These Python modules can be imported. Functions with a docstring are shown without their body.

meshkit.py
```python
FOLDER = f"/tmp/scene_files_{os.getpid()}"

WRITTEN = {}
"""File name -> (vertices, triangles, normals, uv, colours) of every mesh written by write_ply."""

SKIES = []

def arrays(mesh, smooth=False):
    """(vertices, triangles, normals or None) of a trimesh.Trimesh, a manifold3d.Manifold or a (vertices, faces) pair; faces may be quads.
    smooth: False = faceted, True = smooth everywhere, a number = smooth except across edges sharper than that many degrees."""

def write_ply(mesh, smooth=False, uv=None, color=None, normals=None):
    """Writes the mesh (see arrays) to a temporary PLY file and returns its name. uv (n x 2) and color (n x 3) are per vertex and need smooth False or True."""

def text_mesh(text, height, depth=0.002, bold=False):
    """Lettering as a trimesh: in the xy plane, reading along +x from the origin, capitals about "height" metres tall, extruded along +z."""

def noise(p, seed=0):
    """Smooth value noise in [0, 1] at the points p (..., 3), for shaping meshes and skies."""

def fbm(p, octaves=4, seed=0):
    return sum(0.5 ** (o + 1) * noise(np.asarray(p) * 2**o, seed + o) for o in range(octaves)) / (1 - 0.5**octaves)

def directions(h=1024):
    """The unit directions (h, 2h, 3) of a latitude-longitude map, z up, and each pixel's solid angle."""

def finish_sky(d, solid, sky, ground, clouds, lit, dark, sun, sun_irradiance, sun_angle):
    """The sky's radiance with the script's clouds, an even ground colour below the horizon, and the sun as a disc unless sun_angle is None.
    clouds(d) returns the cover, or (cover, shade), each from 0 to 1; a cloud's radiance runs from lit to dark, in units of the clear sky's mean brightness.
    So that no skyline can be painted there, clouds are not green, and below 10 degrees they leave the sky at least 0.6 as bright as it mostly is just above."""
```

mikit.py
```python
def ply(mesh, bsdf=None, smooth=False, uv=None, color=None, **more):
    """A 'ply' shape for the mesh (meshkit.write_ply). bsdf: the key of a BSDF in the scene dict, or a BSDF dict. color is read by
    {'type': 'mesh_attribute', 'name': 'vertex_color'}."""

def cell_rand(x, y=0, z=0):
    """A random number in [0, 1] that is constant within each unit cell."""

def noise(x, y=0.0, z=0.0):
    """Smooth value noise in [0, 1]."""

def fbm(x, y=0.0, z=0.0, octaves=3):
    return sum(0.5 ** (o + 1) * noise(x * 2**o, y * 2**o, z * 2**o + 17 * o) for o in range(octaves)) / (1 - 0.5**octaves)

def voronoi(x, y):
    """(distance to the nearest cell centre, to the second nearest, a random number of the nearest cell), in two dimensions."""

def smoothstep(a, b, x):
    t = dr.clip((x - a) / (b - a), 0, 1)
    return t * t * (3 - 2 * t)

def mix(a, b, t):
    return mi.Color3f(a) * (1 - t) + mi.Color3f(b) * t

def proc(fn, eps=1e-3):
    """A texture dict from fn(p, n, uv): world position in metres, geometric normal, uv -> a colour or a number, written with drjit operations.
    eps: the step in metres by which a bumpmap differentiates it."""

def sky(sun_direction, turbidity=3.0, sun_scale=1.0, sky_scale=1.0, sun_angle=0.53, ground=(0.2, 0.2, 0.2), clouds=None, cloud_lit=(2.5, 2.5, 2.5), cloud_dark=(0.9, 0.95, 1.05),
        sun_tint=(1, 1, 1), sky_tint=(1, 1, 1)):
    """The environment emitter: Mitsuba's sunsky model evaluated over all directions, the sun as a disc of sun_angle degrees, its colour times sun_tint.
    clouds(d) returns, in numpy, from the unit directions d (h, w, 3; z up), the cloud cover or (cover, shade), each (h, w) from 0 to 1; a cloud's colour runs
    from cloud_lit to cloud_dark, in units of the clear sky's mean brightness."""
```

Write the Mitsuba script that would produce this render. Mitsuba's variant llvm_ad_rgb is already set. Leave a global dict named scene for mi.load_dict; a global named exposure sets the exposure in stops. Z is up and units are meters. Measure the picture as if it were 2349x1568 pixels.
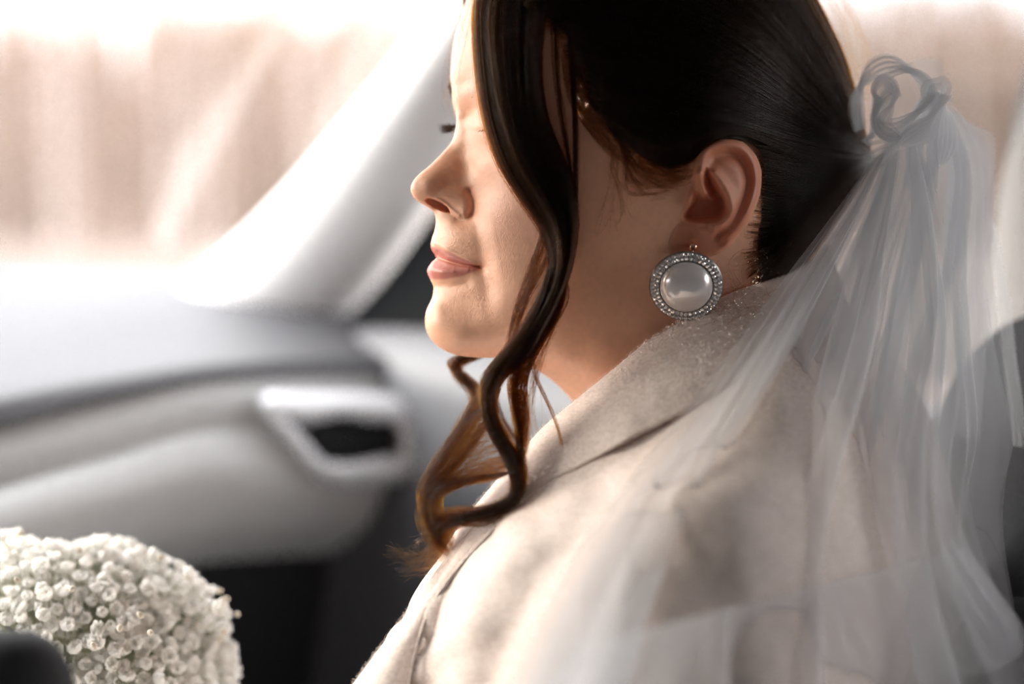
import math, os
import numpy as np
import trimesh
import mitsuba as mi
import mikit, meshkit
from mikit import proc, noise, fbm, voronoi, smoothstep, mix
from scipy.spatial import Delaunay, cKDTree
from scipy.interpolate import RBFInterpolator, CubicSpline, interp1d
from shapely.geometry import Polygon, LineString, Point
import shapely

# ------------------------------------------------------------------ camera, sky, exposure
F, CX, CY = 4050.0, 1174.5, 784.0          # focal length and centre of the 2349 x 1568 frame, in pixels
EYE, PITCH = np.array([0.0, 0.0, 1.15]), math.radians(4.0)
FWD = np.array([0.0, math.cos(PITCH), -math.sin(PITCH)])
UP = np.array([0.0, math.sin(PITCH), math.cos(PITCH)])
exposure = 4.58
scene, labels = {}, {}
scene['camera'] = {'type': 'thinlens', 'fov': math.degrees(2 * math.atan(2349 / 2 / F)), 'fov_axis': 'x', 'near_clip': 0.05, 'far_clip': 500.0,
                   'aperture_radius': 0.014, 'focus_distance': 0.893,
                   'to_world': mi.ScalarTransform4f().look_at(EYE.tolist(), (EYE + FWD).tolist(), UP.tolist())}


def overcast(d):
    n = meshkit.fbm(d * 3.0 + 5.0, 4, 3)
    return np.ones(d.shape[:2]), np.clip((n - 0.35) * 1.2, 0, 0.6)


scene['sky'] = mikit.sky((-0.90, 0.16, 0.40), turbidity=4.0, sun_scale=0.15, sun_angle=36.0, sun_tint=(0.84, 0.98, 1.28), ground=(0.30, 0.26, 0.22), clouds=overcast,
                         cloud_lit=(3.3, 3.3, 3.35), cloud_dark=(2.3, 2.35, 2.45))

# ------------------------------------------------------------------ coordinates and helpers
rng = np.random.default_rng(7)


def cam2world(v):
    """Points given along the camera's axes (right, depth, up) in metres, as world points."""
    v = np.asarray(v, float)
    return EYE + v[..., :1] * np.array([1.0, 0, 0]) + v[..., 1:2] * FWD + v[..., 2:3] * UP


def P(px, py, d):
    px, py, d = np.broadcast_arrays(*(np.asarray(a, float) for a in (px, py, d)))
    return np.stack([(px - CX) / F * d, d, -(py - CY) / F * d], -1)


def PW(px, py, d):
    return cam2world(P(px, py, d))


THETA = math.radians(38.0)


def car(f, r, z):
    """Point in the car: f metres ahead of the camera, r metres towards the passenger door, z above the road."""
    f, r, z = np.broadcast_arrays(*(np.asarray(a, float) for a in (f, r, z)))
    return np.stack([-f * math.cos(THETA) + r * math.sin(THETA), f * math.sin(THETA) + r * math.cos(THETA), z], -1)


def tag(key, label=None, cat=None, group=None, kind=None):
    d = {}
    for k, v in (('label', label), ('category', cat), ('group', group), ('kind', kind)):
        if v:
            d[k] = v
    labels[key] = {**labels.get(key, {}), **d}


def put(key, mesh, mat, smooth=True, **more):
    scene[key] = mikit.ply(mesh, mat, smooth=smooth, **more)
    return key


def grid_faces(nu, nv, closed_u=False):
    i, j = np.meshgrid(np.arange(nu if closed_u else nu - 1), np.arange(nv - 1), indexing='ij')
    a, b = i * nv + j, ((i + 1) % nu) * nv + j
    return np.stack([a, b, b + 1, a + 1], -1).reshape(-1, 4)


def tri(q):
    return np.vstack([q[:, [0, 1, 2]], q[:, [0, 2, 3]]])


def sheet(G):
    return G.reshape(-1, 3), grid_faces(*G.shape[:2])


def normals_of(G):
    du, dv = np.gradient(G, axis=0), np.gradient(G, axis=1)
    n = np.cross(du, dv)
    return n / (np.linalg.norm(n, axis=-1, keepdims=True) + 1e-12)


def slab(G, t, sign=1.0):
    """A grid of points as a closed sheet of thickness t."""
    n = normals_of(G) * sign
    B = G - n * t
    nu, nv = G.shape[:2]
    N = nu * nv
    f = tri(grid_faces(nu, nv))
    idx = np.arange(N).reshape(nu, nv)
    rim = np.concatenate([idx[:, 0], idx[-1, 1:], idx[-2::-1, -1], idx[0, -2:0:-1]])
    r2 = np.roll(rim, -1)
    side = tri(np.stack([rim, r2, r2 + N, rim + N], -1))
    return np.vstack([G.reshape(-1, 3), B.reshape(-1, 3)]), np.vstack([f, f[:, ::-1] + N, side])


def curve(pts, n, k=3):
    """A smooth curve through the points (rows of any width), n samples, even in chord length."""
    pts = np.asarray(pts, float)
    s = np.r_[0, np.cumsum(np.linalg.norm(np.diff(pts[:, :2], axis=0), axis=1) + 1e-9)]
    s /= s[-1]
    if len(pts) < 3:
        return interp1d(s, pts, axis=0)(np.linspace(0, 1, n))
    from scipy.interpolate import PchipInterpolator
    return (PchipInterpolator(s, pts, axis=0) if k == 1 else CubicSpline(s, pts, axis=0))(np.linspace(0, 1, n))


def loft(rows, nu, nv, k=1):
    """Rows of control points (each m x 3: px, py, depth) as a smooth grid nu x nv."""
    R = np.stack([curve(r, nv, k) for r in rows])
    from scipy.interpolate import PchipInterpolator
    t = np.linspace(0, 1, len(rows))
    return PchipInterpolator(t, R, axis=0)(np.linspace(0, 1, nu))


def swept(path, rad, sides=16, cap=True):
    """A tube along the points with a radius for each."""
    p = np.asarray(path, float)
    t = np.gradient(p, axis=0)
    t /= np.linalg.norm(t, axis=1, keepdims=True) + 1e-12
    a = np.cross(t, [0.0, 0.3, 0.95])
    a /= np.linalg.norm(a, axis=1, keepdims=True) + 1e-12
    b = np.cross(t, a)
    ang = np.arange(sides) * 2 * np.pi / sides
    r = np.broadcast_to(rad, (len(p),))
    G = p[:, None] + r[:, None, None] * (np.cos(ang)[None, :, None] * a[:, None] + np.sin(ang)[None, :, None] * b[:, None])
    v = G.reshape(-1, 3)
    i, j = np.meshgrid(np.arange(len(p) - 1), np.arange(sides), indexing='ij')
    q = np.stack([i * sides + j, i * sides + (j + 1) % sides, (i + 1) * sides + (j + 1) % sides, (i + 1) * sides + j], -1).reshape(-1, 4)
    f = tri(q)
    if cap:
        n = len(v)
        v = np.vstack([v, p[0], p[-1]])
        j = np.arange(sides)
        f = np.vstack([f, np.stack([(j + 1) % sides, j, 0 * j + n], -1), np.stack([n - sides + j, n - sides + (j + 1) % sides, 0 * j + n + 1], -1)])
    return v, f


def box_between(c, size, bevel=0.01):
    """A box with bevelled edges: hull of eight small spheres, as a trimesh, centred at c."""
    s = np.asarray(size) / 2 - bevel
    ico = trimesh.creation.icosphere(1, bevel).vertices
    pts = np.vstack([ico + s * np.array([x, y, z]) for x in (-1, 1) for y in (-1, 1) for z in (-1, 1)])
    m = trimesh.convex.convex_hull(pts)
    m.apply_translation(c)
    return m


def car_box(f0, f1, r0, r1, z0, z1, bevel=0.01):
    m = box_between([(f0 + f1) / 2, (r0 + r1) / 2, (z0 + z1) / 2], [f1 - f0, r1 - r0, z1 - z0], bevel)
    return car(*m.vertices.T), np.asarray(m.faces)[:, ::-1]


def curves_file(strands, radii):
    """Strands (list of n x 3 world points) with a radius per point, as the text file that a linearcurve reads."""
    os.makedirs(meshkit.FOLDER, exist_ok=True)
    path = f'{meshkit.FOLDER}/strands_{sum(d.get("type") == "linearcurve" for d in scene.values())}.txt'
    out = []
    for s, r in zip(strands, radii):
        r = np.broadcast_to(r, (len(s),))
        if len(s) > 4:      # evens out kinks
            s = np.vstack([s[:1], (s[:-2] + 4 * s[1:-1] + s[2:]) / 6, s[-1:]])
        out.append('\n'.join('%.6f %.6f %.6f %.7f' % (a[0], a[1], a[2], b) for a, b in zip(s, r)))
    with open(path, 'w') as fh:
        fh.write('\n\n'.join(out) + '\n')
    return path


def put_strands(key, strands, radii, mat):
    scene[key] = {'type': 'linearcurve', 'filename': curves_file(strands, radii), 'bsdf': {'type': 'ref', 'id': mat}}


def rgb(*c):
    return {'type': 'rgb', 'value': list(c)}


def pr(c, rough=0.5, **k):
    base = c if isinstance(c, dict) else rgb(*c)
    return {'type': 'twosided', 'b': {'type': 'principled', 'base_color': base, 'roughness': rough, **k}}


# ------------------------------------------------------------------ materials
scene['mat_headliner'] = pr((0.36, 0.355, 0.35), 0.9)
scene['mat_pillar'] = pr(proc(lambda p, n, uv: mix((0.80, 0.79, 0.78), (0.76, 0.75, 0.74), noise(p.x * 900, p.y * 900, p.z * 900))), 0.7)
scene['mat_dash_top'] = pr(proc(lambda p, n, uv: mix((0.092, 0.092, 0.099), (0.08, 0.08, 0.086), noise(p.x * 400, p.y * 400, p.z * 400))), 0.55, specular=0.32)
scene['mat_dash'] = pr(proc(lambda p, n, uv: mix((0.46, 0.46, 0.456), (0.42, 0.42, 0.42), noise(p.x * 400, p.y * 400, p.z * 400))), 0.45)
scene['mat_black'] = pr(proc(lambda p, n, uv: mix((0.014, 0.015, 0.017), (0.022, 0.023, 0.026), noise(p.x * 500, p.y * 500, p.z * 500))), 0.75, specular=0.25)
scene['mat_sail'] = pr((0.012, 0.013, 0.014), 0.9, specular=0.1)
scene['mat_dark_cloth'] = pr(proc(lambda p, n, uv: mix((0.05, 0.052, 0.058), (0.07, 0.073, 0.08), noise(p.x * 700, p.y * 700, p.z * 700))), 0.8)
scene['mat_door'] = pr((0.22, 0.224, 0.235), 0.5)
scene['mat_door_light'] = pr((0.36, 0.35, 0.345), 0.7)
scene['mat_satin'] = {'type': 'twosided', 'b': {'type': 'principled', 'base_color': rgb(0.80, 0.81, 0.83), 'roughness': 0.42, 'metallic': 0.15, 'clearcoat': 1.0, 'clearcoat_gloss': 0.9}}
scene['mat_glass'] = {'type': 'thindielectric', 'int_ior': 1.5}
scene['mat_glass_tinted'] = {'type': 'thindielectric', 'int_ior': 1.5, 'specular_transmittance': rgb(0.50, 0.50, 0.50)}
scene['mat_ground'] = pr(proc(lambda p, n, uv: mix((0.125, 0.095, 0.078), (0.085, 0.066, 0.053), noise(p.x * 0.7, p.y * 0.7))), 0.95)
scene['mat_bark'] = pr(proc(lambda p, n, uv: mix((0.29, 0.215, 0.17), (0.17, 0.125, 0.10), noise(p.x * 3, p.y * 3, p.z * 1.2))), 0.95)
scene['mat_bark_pale'] = pr(proc(lambda p, n, uv: mix((0.52, 0.46, 0.42), (0.34, 0.28, 0.25), noise(p.x * 3, p.y * 3, p.z * 1.2))), 0.95)
scene['mat_twig'] = pr((0.33, 0.245, 0.195), 0.95)

#@car
# ------------------------------------------------------------------ the setting: ground, cabin, windows
g = np.stack([*np.meshgrid(np.linspace(-140, 140, 29), np.linspace(-60, 220, 29), indexing='ij'), np.zeros((29, 29))], -1)
put('ground', sheet(g), 'mat_ground', smooth=False)
tag('ground', 'dry beige ground outside the car', kind='structure')

put('ceiling', car_box(-1.4, 0.98, -0.42, 1.22, 1.44, 1.50, 0.02), 'mat_headliner')
tag('ceiling', 'pale fabric headliner of the car roof', kind='structure')
put('floor', car_box(-1.4, 1.5, -0.45, 1.28, 0.30, 0.36, 0.01), 'mat_dark_cloth')
tag('floor', 'dark carpeted car floor', kind='structure')
put('wall_rear', car_box(-1.45, -1.38, -0.45, 1.28, 0.36, 1.46, 0.01), 'mat_dark_cloth')
tag('wall_rear', 'dark rear end of the cabin', kind='structure')
# driver's side: door below the sill, and an added wall that blocks side fill light
put('door_2', car_box(-1.4, 1.45, -0.50, -0.44, 0.36, 1.02, 0.01), 'mat_dark_cloth')
tag('door_2', 'dark driver side door panel', kind='structure')
put('added_wall_left', car_box(-1.4, 1.0, -0.50, -0.44, 1.02, 1.46, 0.01), 'mat_dark_cloth')
tag('added_wall_left', 'unseen dark wall added on the driver side to block fill light', kind='structure')


ang = np.linspace(0, 1, 15)
base = curve([(1.24, 1.20), (1.46, 1.05), (1.58, 0.75), (1.62, 0.40), (1.58, 0.05), (1.46, -0.25), (1.24, -0.42)], 15)
top = curve([(0.90, 1.16), (0.96, 1.00), (0.99, 0.75), (1.00, 0.40), (0.99, 0.05), (0.96, -0.22), (0.90, -0.40)], 15)
ws = np.stack([car(base[:, 0], base[:, 1], 1.055), car(top[:, 0], top[:, 1], 1.45)])
put('window_1', sheet(ws), 'mat_glass', smooth=False)
tag('window_1', 'clear windscreen of the car', kind='structure')
sw = np.stack([car(np.linspace(-0.25, 1.10, 6), 1.235, 1.03), car(np.linspace(-0.25, 0.90, 6), 1.19, 1.45)])
put('window_2', sheet(sw), 'mat_glass_tinted', smooth=False)
tag('window_2', 'clear passenger door window behind the woman', kind='structure')


put('added_visor', car_box(0.93, 0.955, -0.36, 0.30, 1.20, 1.435, 0.008), 'mat_headliner')  # added out of view to keep windscreen light off camera-facing surfaces
tag('added_visor', 'unseen driver side visor added to block windscreen light', 'sun visor')


def Pf(px, py, f):
    """The point seen at a pixel that lies f metres ahead in the car (used to lay out the dashboard)."""
    px, py, f = np.broadcast_arrays(*(np.asarray(a, float) for a in (px, py, f)))
    return PW(px, py, f / (math.sin(THETA) - (px - CX) / F * math.cos(THETA)))


def Pr(px, py, r):
    """The point seen at a pixel that lies r metres towards the passenger door."""
    px, py, r = np.broadcast_arrays(*(np.asarray(a, float) for a in (px, py, r)))
    return PW(px, py, r / (math.cos(THETA) + (px - CX) / F * math.sin(THETA)))


def rows(fn, R, nu, nv):
    G = loft(R, nu, nv)
    return fn(G[..., 0], G[..., 1], G[..., 2])


# A-pillar: a rounded trim swept from the end of the dashboard to the roof
n = 24
pa = curve([(300, 720, 1.70), (440, 630, 1.70), (680, 400, 1.63), (890, 150, 1.56), (1080, -110, 1.50), (1220, -320, 1.45)], n)
pb = curve([(640, 830, 1.66), (800, 705, 1.65), (955, 480, 1.59), (1130, 190, 1.53), (1290, -60, 1.48), (1420, -270, 1.44)], n)
A_, B_ = PW(*pa.T), PW(*pb.T)
prof = np.linspace(0, 1, 14)
across = B_ - A_
depthn = np.cross(across, np.gradient(A_, axis=0))
depthn /= np.linalg.norm(depthn, axis=1, keepdims=True)
if depthn[n // 2] @ FWD > 0:
    depthn = -depthn
bul = 0.050 * np.sin(np.pi * prof) ** 0.7
G = A_[None] + prof[:, None, None] * across[None] + bul[:, None, None] * depthn[None]
G = np.concatenate([A_[None] - depthn[None] * 0.05, G, B_[None] - depthn[None] * 0.05])
put('trim_1', slab(G, 0.006), 'mat_pillar', smooth=True)
tag('trim_1', 'pale rounded windscreen pillar trim between windscreen and side window', kind='structure')

# B-pillar behind the head, at the right edge
pts = [(2240, 1000), (2262, 700), (2290, 450), (2330, 250), (2420, -60), (2500, -330)]
L = np.array([Pr(x, y, 1.215) for x, y in pts])
R_ = np.array([Pr(x + 420, y, 1.215) for x, y in pts])
M_ = np.array([Pr(x + 60, y, 1.185) for x, y in pts])
M2 = np.array([Pr(x + 360, y, 1.185) for x, y in pts])
put('trim_2', slab(np.stack([L, M_, M2, R_]), 0.004), 'mat_door_light', smooth=True)
tag('trim_2', 'pale door pillar trim behind the veil at the right edge', kind='structure')

# passenger door: sill pad, panel, and the black sail at its front corner
put('door_1', slab(rows(Pr, [[(560, 820, 1.24), (900, 760, 1.235), (1400, 852, 1.235), (2000, 940, 1.235), (2900, 1060, 1.235)],
                             [(560, 850, 1.18), (900, 790, 1.175), (1400, 885, 1.175), (2000, 975, 1.175), (2900, 1100, 1.175)],
                             [(560, 950, 1.15), (900, 905, 1.15), (1400, 985, 1.15), (2000, 1080, 1.15), (2900, 1210, 1.15)],
                             [(560, 1180, 1.16), (900, 1150, 1.16), (1400, 1180, 1.16), (2000, 1260, 1.16), (2900, 1400, 1.16)]], 30, 40), 0.01, -1), 'mat_door')
put('door_1__lower_panel', slab(rows(Pr, [[(560, 1160, 1.145), (900, 1130, 1.145), (1400, 1160, 1.145), (2000, 1240, 1.145), (2900, 1380, 1.145)],
                             [(560, 1260, 1.14), (900, 1230, 1.14), (1400, 1260, 1.14), (2000, 1340, 1.14), (2900, 1480, 1.14)],
                             [(560, 2600, 1.18), (900, 2600, 1.18), (1400, 2700, 1.18), (2000, 2900, 1.18), (2900, 3200, 1.18)]], 20, 40), 0.01, -1), 'mat_dark_cloth')
tag('door_1__lower_panel', 'dark lower door panel')
tag('door_1', 'grey passenger door panel behind the woman', kind='structure')
G = rows(Pr, [[(770, 752, 1.20), (880, 640, 1.20), (985, 500, 1.20), (1010, 470, 1.20)], [(800, 768, 1.185), (930, 750, 1.185), (1060, 745, 1.185), (1130, 742, 1.185)]], 12, 16)
put('mirror_sail', slab(G, 0.02), 'mat_sail')
tag('mirror_sail', 'black triangular corner panel between pillar and side window', 'panel')

# ------------------------------------------------------------------ dashboard
D = 'dashboard'
tag(D, 'grey car dashboard with pale top and a dark slit along its front edge', 'dashboard')
top_rows = [[(-700, 668, 1.52), (-300, 636, 1.50), (0, 630, 1.48), (200, 633, 1.44), (400, 640, 1.36), (620, 690, 1.24), (900, 735, 1.17)],
            [(-700, 800, 1.32), (-300, 745, 1.31), (0, 720, 1.30), (200, 708, 1.28), (400, 700, 1.25), (650, 722, 1.18), (920, 752, 1.12)],
            [(-700, 960, 1.12), (-300, 905, 1.12), (0, 855, 1.12), (250, 822, 1.12), (500, 798, 1.11), (760, 790, 1.10), (980, 806, 1.08)],
            [(-700, 1070, 1.03), (-300, 1003, 1.03), (0, 942, 1.03), (250, 893, 1.035), (500, 857, 1.04), (780, 842, 1.04), (1010, 855, 1.04)],
            [(-700, 1118, 1.025), (-300, 1040, 1.025), (0, 974, 1.025), (250, 914, 1.03), (500, 872, 1.037), (780, 858, 1.04), (1020, 872, 1.04)]]
put(D + '__top_pad', slab(rows(Pf, top_rows, 40, 60), 0.008, -1), 'mat_dash_top')
fas = [[(-700, 1130, 1.07), (-300, 1055, 1.07), (0, 985, 1.07), (250, 915, 1.07), (500, 870, 1.065), (780, 855, 1.05), (1030, 868, 1.045)],
       [(-700, 1165, 1.022), (-300, 1080, 1.025), (0, 1004, 1.03), (250, 944, 1.035), (500, 890, 1.04), (780, 876, 1.043), (1035, 890, 1.043)],
       [(-700, 1240, 1.018), (-300, 1150, 1.02), (0, 1065, 1.022), (250, 1000, 1.028), (500, 940, 1.034), (780, 925, 1.04), (1040, 935, 1.042)],
       [(-700, 1330, 1.025), (-300, 1230, 1.025), (0, 1125, 1.026), (250, 1055, 1.03), (500, 990, 1.035), (780, 975, 1.04), (1045, 985, 1.042)],
       [(-700, 1370, 1.0), (-300, 1265, 1.0), (0, 1158, 1.003), (250, 1084, 1.012), (500, 1020, 1.025), (780, 1020, 1.035), (1045, 1030, 1.04)],
       [(-700, 1450, 0.985), (-300, 1350, 0.985), (0, 1225, 0.99), (250, 1150, 1.0), (500, 1095, 1.015), (780, 1100, 1.03), (1045, 1110, 1.04)],
       [(-700, 1560, 1.0), (-300, 1430, 1.0), (0, 1310, 1.005), (250, 1230, 1.015), (500, 1185, 1.03), (780, 1180, 1.045), (1045, 1180, 1.05)],
       [(-700, 1680, 1.06), (-300, 1520, 1.06), (0, 1390, 1.065), (250, 1310, 1.075), (500, 1265, 1.085), (780, 1250, 1.09), (1045, 1245, 1.09)]]
put(D + '__fascia', slab(rows(Pf, fas, 70, 60), 0.008, -1), 'mat_dash')
low = [[(-700, 1640, 1.07), (-300, 1490, 1.07), (0, 1365, 1.075), (250, 1290, 1.085), (500, 1245, 1.09), (780, 1235, 1.095), (1060, 1225, 1.10)],
       [(-700, 1900, 1.10), (-300, 1750, 1.10), (0, 1600, 1.10), (250, 1540, 1.11), (500, 1500, 1.12), (780, 1480, 1.12), (1060, 1470, 1.12)],
       [(-700, 2900, 1.25), (-300, 2750, 1.25), (0, 2600, 1.25), (250, 2540, 1.25), (500, 2500, 1.25), (780, 2480, 1.25), (1060, 2470, 1.25)]]
put(D + '__lower_panel', slab(rows(Pf, low, 20, 40), 0.01, -1), 'mat_black')
tag(D + '__lower_panel', 'black lower panel in the footwell')

# air vent in the end of the dashboard: satin frame, dark cavity, slats
V = D + '__air_vent'
outer = np.array([(592, 905), (640, 893), (760, 892), (880, 897), (938, 915), (968, 955), (985, 1010), (990, 1050), (975, 1092), (930, 1110), (850, 1117), (780, 1119),
                  (740, 1110), (700, 1078), (660, 1030), (625, 985), (597, 945), (588, 922)], float)
inner = np.array([(672, 962), (690, 966), (770, 968), (850, 972), (898, 978), (904, 990), (908, 1010), (909, 1025), (903, 1036), (880, 1040), (820, 1046), (775, 1048),
                  (752, 1045), (736, 1030), (716, 1008), (698, 988), (682, 974), (670, 964)], float)


def closed_loop(p, n):
    p = np.vstack([p, p[:1]])
    s = np.r_[0, np.cumsum(np.linalg.norm(np.diff(p, axis=0), axis=1))]
    return CubicSpline(s / s[-1], p, bc_type='periodic')(np.arange(n) / n)


o, q = closed_loop(outer, 72), closed_loop(inner, 72)
oc = o.mean(0)
o = oc + (o - oc) * (1 - 9 / np.linalg.norm(o - oc, axis=1, keepdims=True))
qm = q.mean(0)
q = qm + (q - qm) * (1 + 12 / np.linalg.norm(q - qm, axis=1, keepdims=True))
t = np.array([0.0, 0.0, 0.12, 0.3, 0.5, 0.7, 0.9, 1.0, 1.0])
f_ = np.array([1.05, 1.018, 1.008, 1.003, 1.001, 1.002, 1.005, 1.009, 1.013])
G = np.stack([Pf(*((1 - a) * o + a * q).T, b) for a, b in zip(t, f_)], 1)
v = G.reshape(-1, 3)
put(V + '__frame', (v, grid_faces(72, len(t), True)), 'mat_satin', smooth=True)
tag(V + '__frame', 'satin silver vent frame')
qc = q.mean(0)
G = np.stack([Pf(*(qc + (q - qc) * a).T, b) for a, b in ((1.005, 1.011), (1.0, 1.019), (0.5, 1.020), (0.02, 1.020))], 1)
put(V + '__cavity', (G.reshape(-1, 3), grid_faces(72, 4, True)), 'mat_black', smooth=False)
for k, y in enumerate((985, 1003, 1021)):
    a, b = Pf(690 + (y - 970) * 0.75, y, 1.013), Pf(905, y + 3, 1.013)
    put(V + '__slat' + ('' if k == 0 else f'_{k:03d}'), swept(np.linspace(a, b, 6), 0.0022, 8), 'mat_black')
#@end

#@trees
# ------------------------------------------------------------------ bare wood outside the windows
def tree_mesh(r, h, lean):
    parts = []
    n = 9
    s = np.linspace(0, 1, n)
    path = np.stack([lean[0] * s ** 1.5, lean[1] * s ** 1.5, h * s], -1) + np.cumsum(r.normal(0, 0.03, (n, 3)) * [1, 1, 0], 0)
    path[0, 2] = -0.1
    rad = 0.5 * r.uniform(0.16, 0.34) * (1 - 0.85 * s)
    parts.append(swept(path, rad, 6))
    for k in range(int(r.integers(14, 22))):
        a = r.uniform(0.22, 0.97)
        p0 = np.array([np.interp(a, s, path[:, c]) for c in range(3)])
        az, L = r.uniform(0, 2 * np.pi), h * r.uniform(0.12, 0.30) * (1.25 - a)
        d = np.array([math.cos(az), math.sin(az), r.uniform(0.3, 1.2)])
        u = np.linspace(0, 1, 4)[:, None]
        br = p0 + d / np.linalg.norm(d) * L * u + np.array([0, 0, 0.15 * L]) * u ** 2
        parts.append(swept(br, 0.022 * (1.1 - u[:, 0]) * (1.4 - a) * 1.6, 3, False))
    f, v, at = [], [], 0
    for a, b in parts:
        v.append(a); f.append(b + at); at += len(a)
    return np.vstack(v), np.vstack(f)


tr = np.random.default_rng(21)
protos = [mikit.ply(tree_mesh(tr, 1.0 * h, (tr.normal(0, 0.3), tr.normal(0, 0.3))), m, smooth=True)
          for h, m in ((10.5, 'mat_bark'), (11.2, 'mat_bark_pale'), (9.6, 'mat_bark'), (10.9, 'mat_bark'), (10.2, 'mat_bark_pale'), (9.2, 'mat_bark'))]
pos = []
for k in range(4000):
    px = tr.uniform(-150, 1080) if k % 3 else tr.uniform(1900, 2480)
    d = tr.uniform(44, 84)
    if all(math.hypot((px - CX) / F * d - (b_ - CX) / F * a_, d - a_) > 3.6 for a_, b_ in pos):
        pos.append((d, px))
for k, (d, px) in enumerate(sorted(pos)):
    key = 'bare_tree' if k == 0 else f'bare_tree_{k:03d}'
    j = int(tr.integers(0, 6))
    x, y = (px - CX) / F * d, d
    sc = tr.uniform(0.8, 1.15) * d / 64
    scene[key] = {**protos[j], 'to_world': mi.ScalarTransform4f().translate([x, y, 0]).rotate([0, 0, 1], float(tr.uniform(0, 360))).scale([sc * 0.8, sc * 0.8, sc])}
    tag(key, 'bare leafless tree in the blurred wood seen through the windscreen' if px < 1500 else 'bare leafless tree in the blurred wood seen through the side window behind the veil', 'tree',
        'bare trees seen through the windscreen' if px < 1500 else 'bare trees seen through the side window')
# undergrowth: a thicket of thin stems, too many to count
vv, ff, at = [], [], 0
for k in range(3000):
    px = tr.uniform(-250, 1150) if k < 1950 else tr.uniform(1800, 2560)
    d = tr.uniform(90, 104)
    x, y = (px - CX) / F * d, d
    h = tr.uniform(5.5, 11.6) * d / 78
    b = np.array([x, y, 0]); e = b + [tr.normal(0, 0.5), tr.normal(0, 0.5), h]
    w = tr.uniform(0.09, 0.2)
    c = np.array([[1, 0, 0], [-0.5, 0.8, 0], [-0.5, -0.8, 0]]) * w
    vv.append(np.vstack([b + c, e + c * 0.45])); ff.append(np.array([[0, 1, 4], [0, 4, 3], [1, 2, 5], [1, 5, 4], [2, 0, 3], [2, 3, 5]]) + at); at += 6
put('thicket', (np.vstack(vv), np.vstack(ff)), 'mat_twig', smooth=False)
tag('thicket', 'brown thicket of thin bare stems behind the trees', 'bushes', kind='stuff')
#@end

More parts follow.
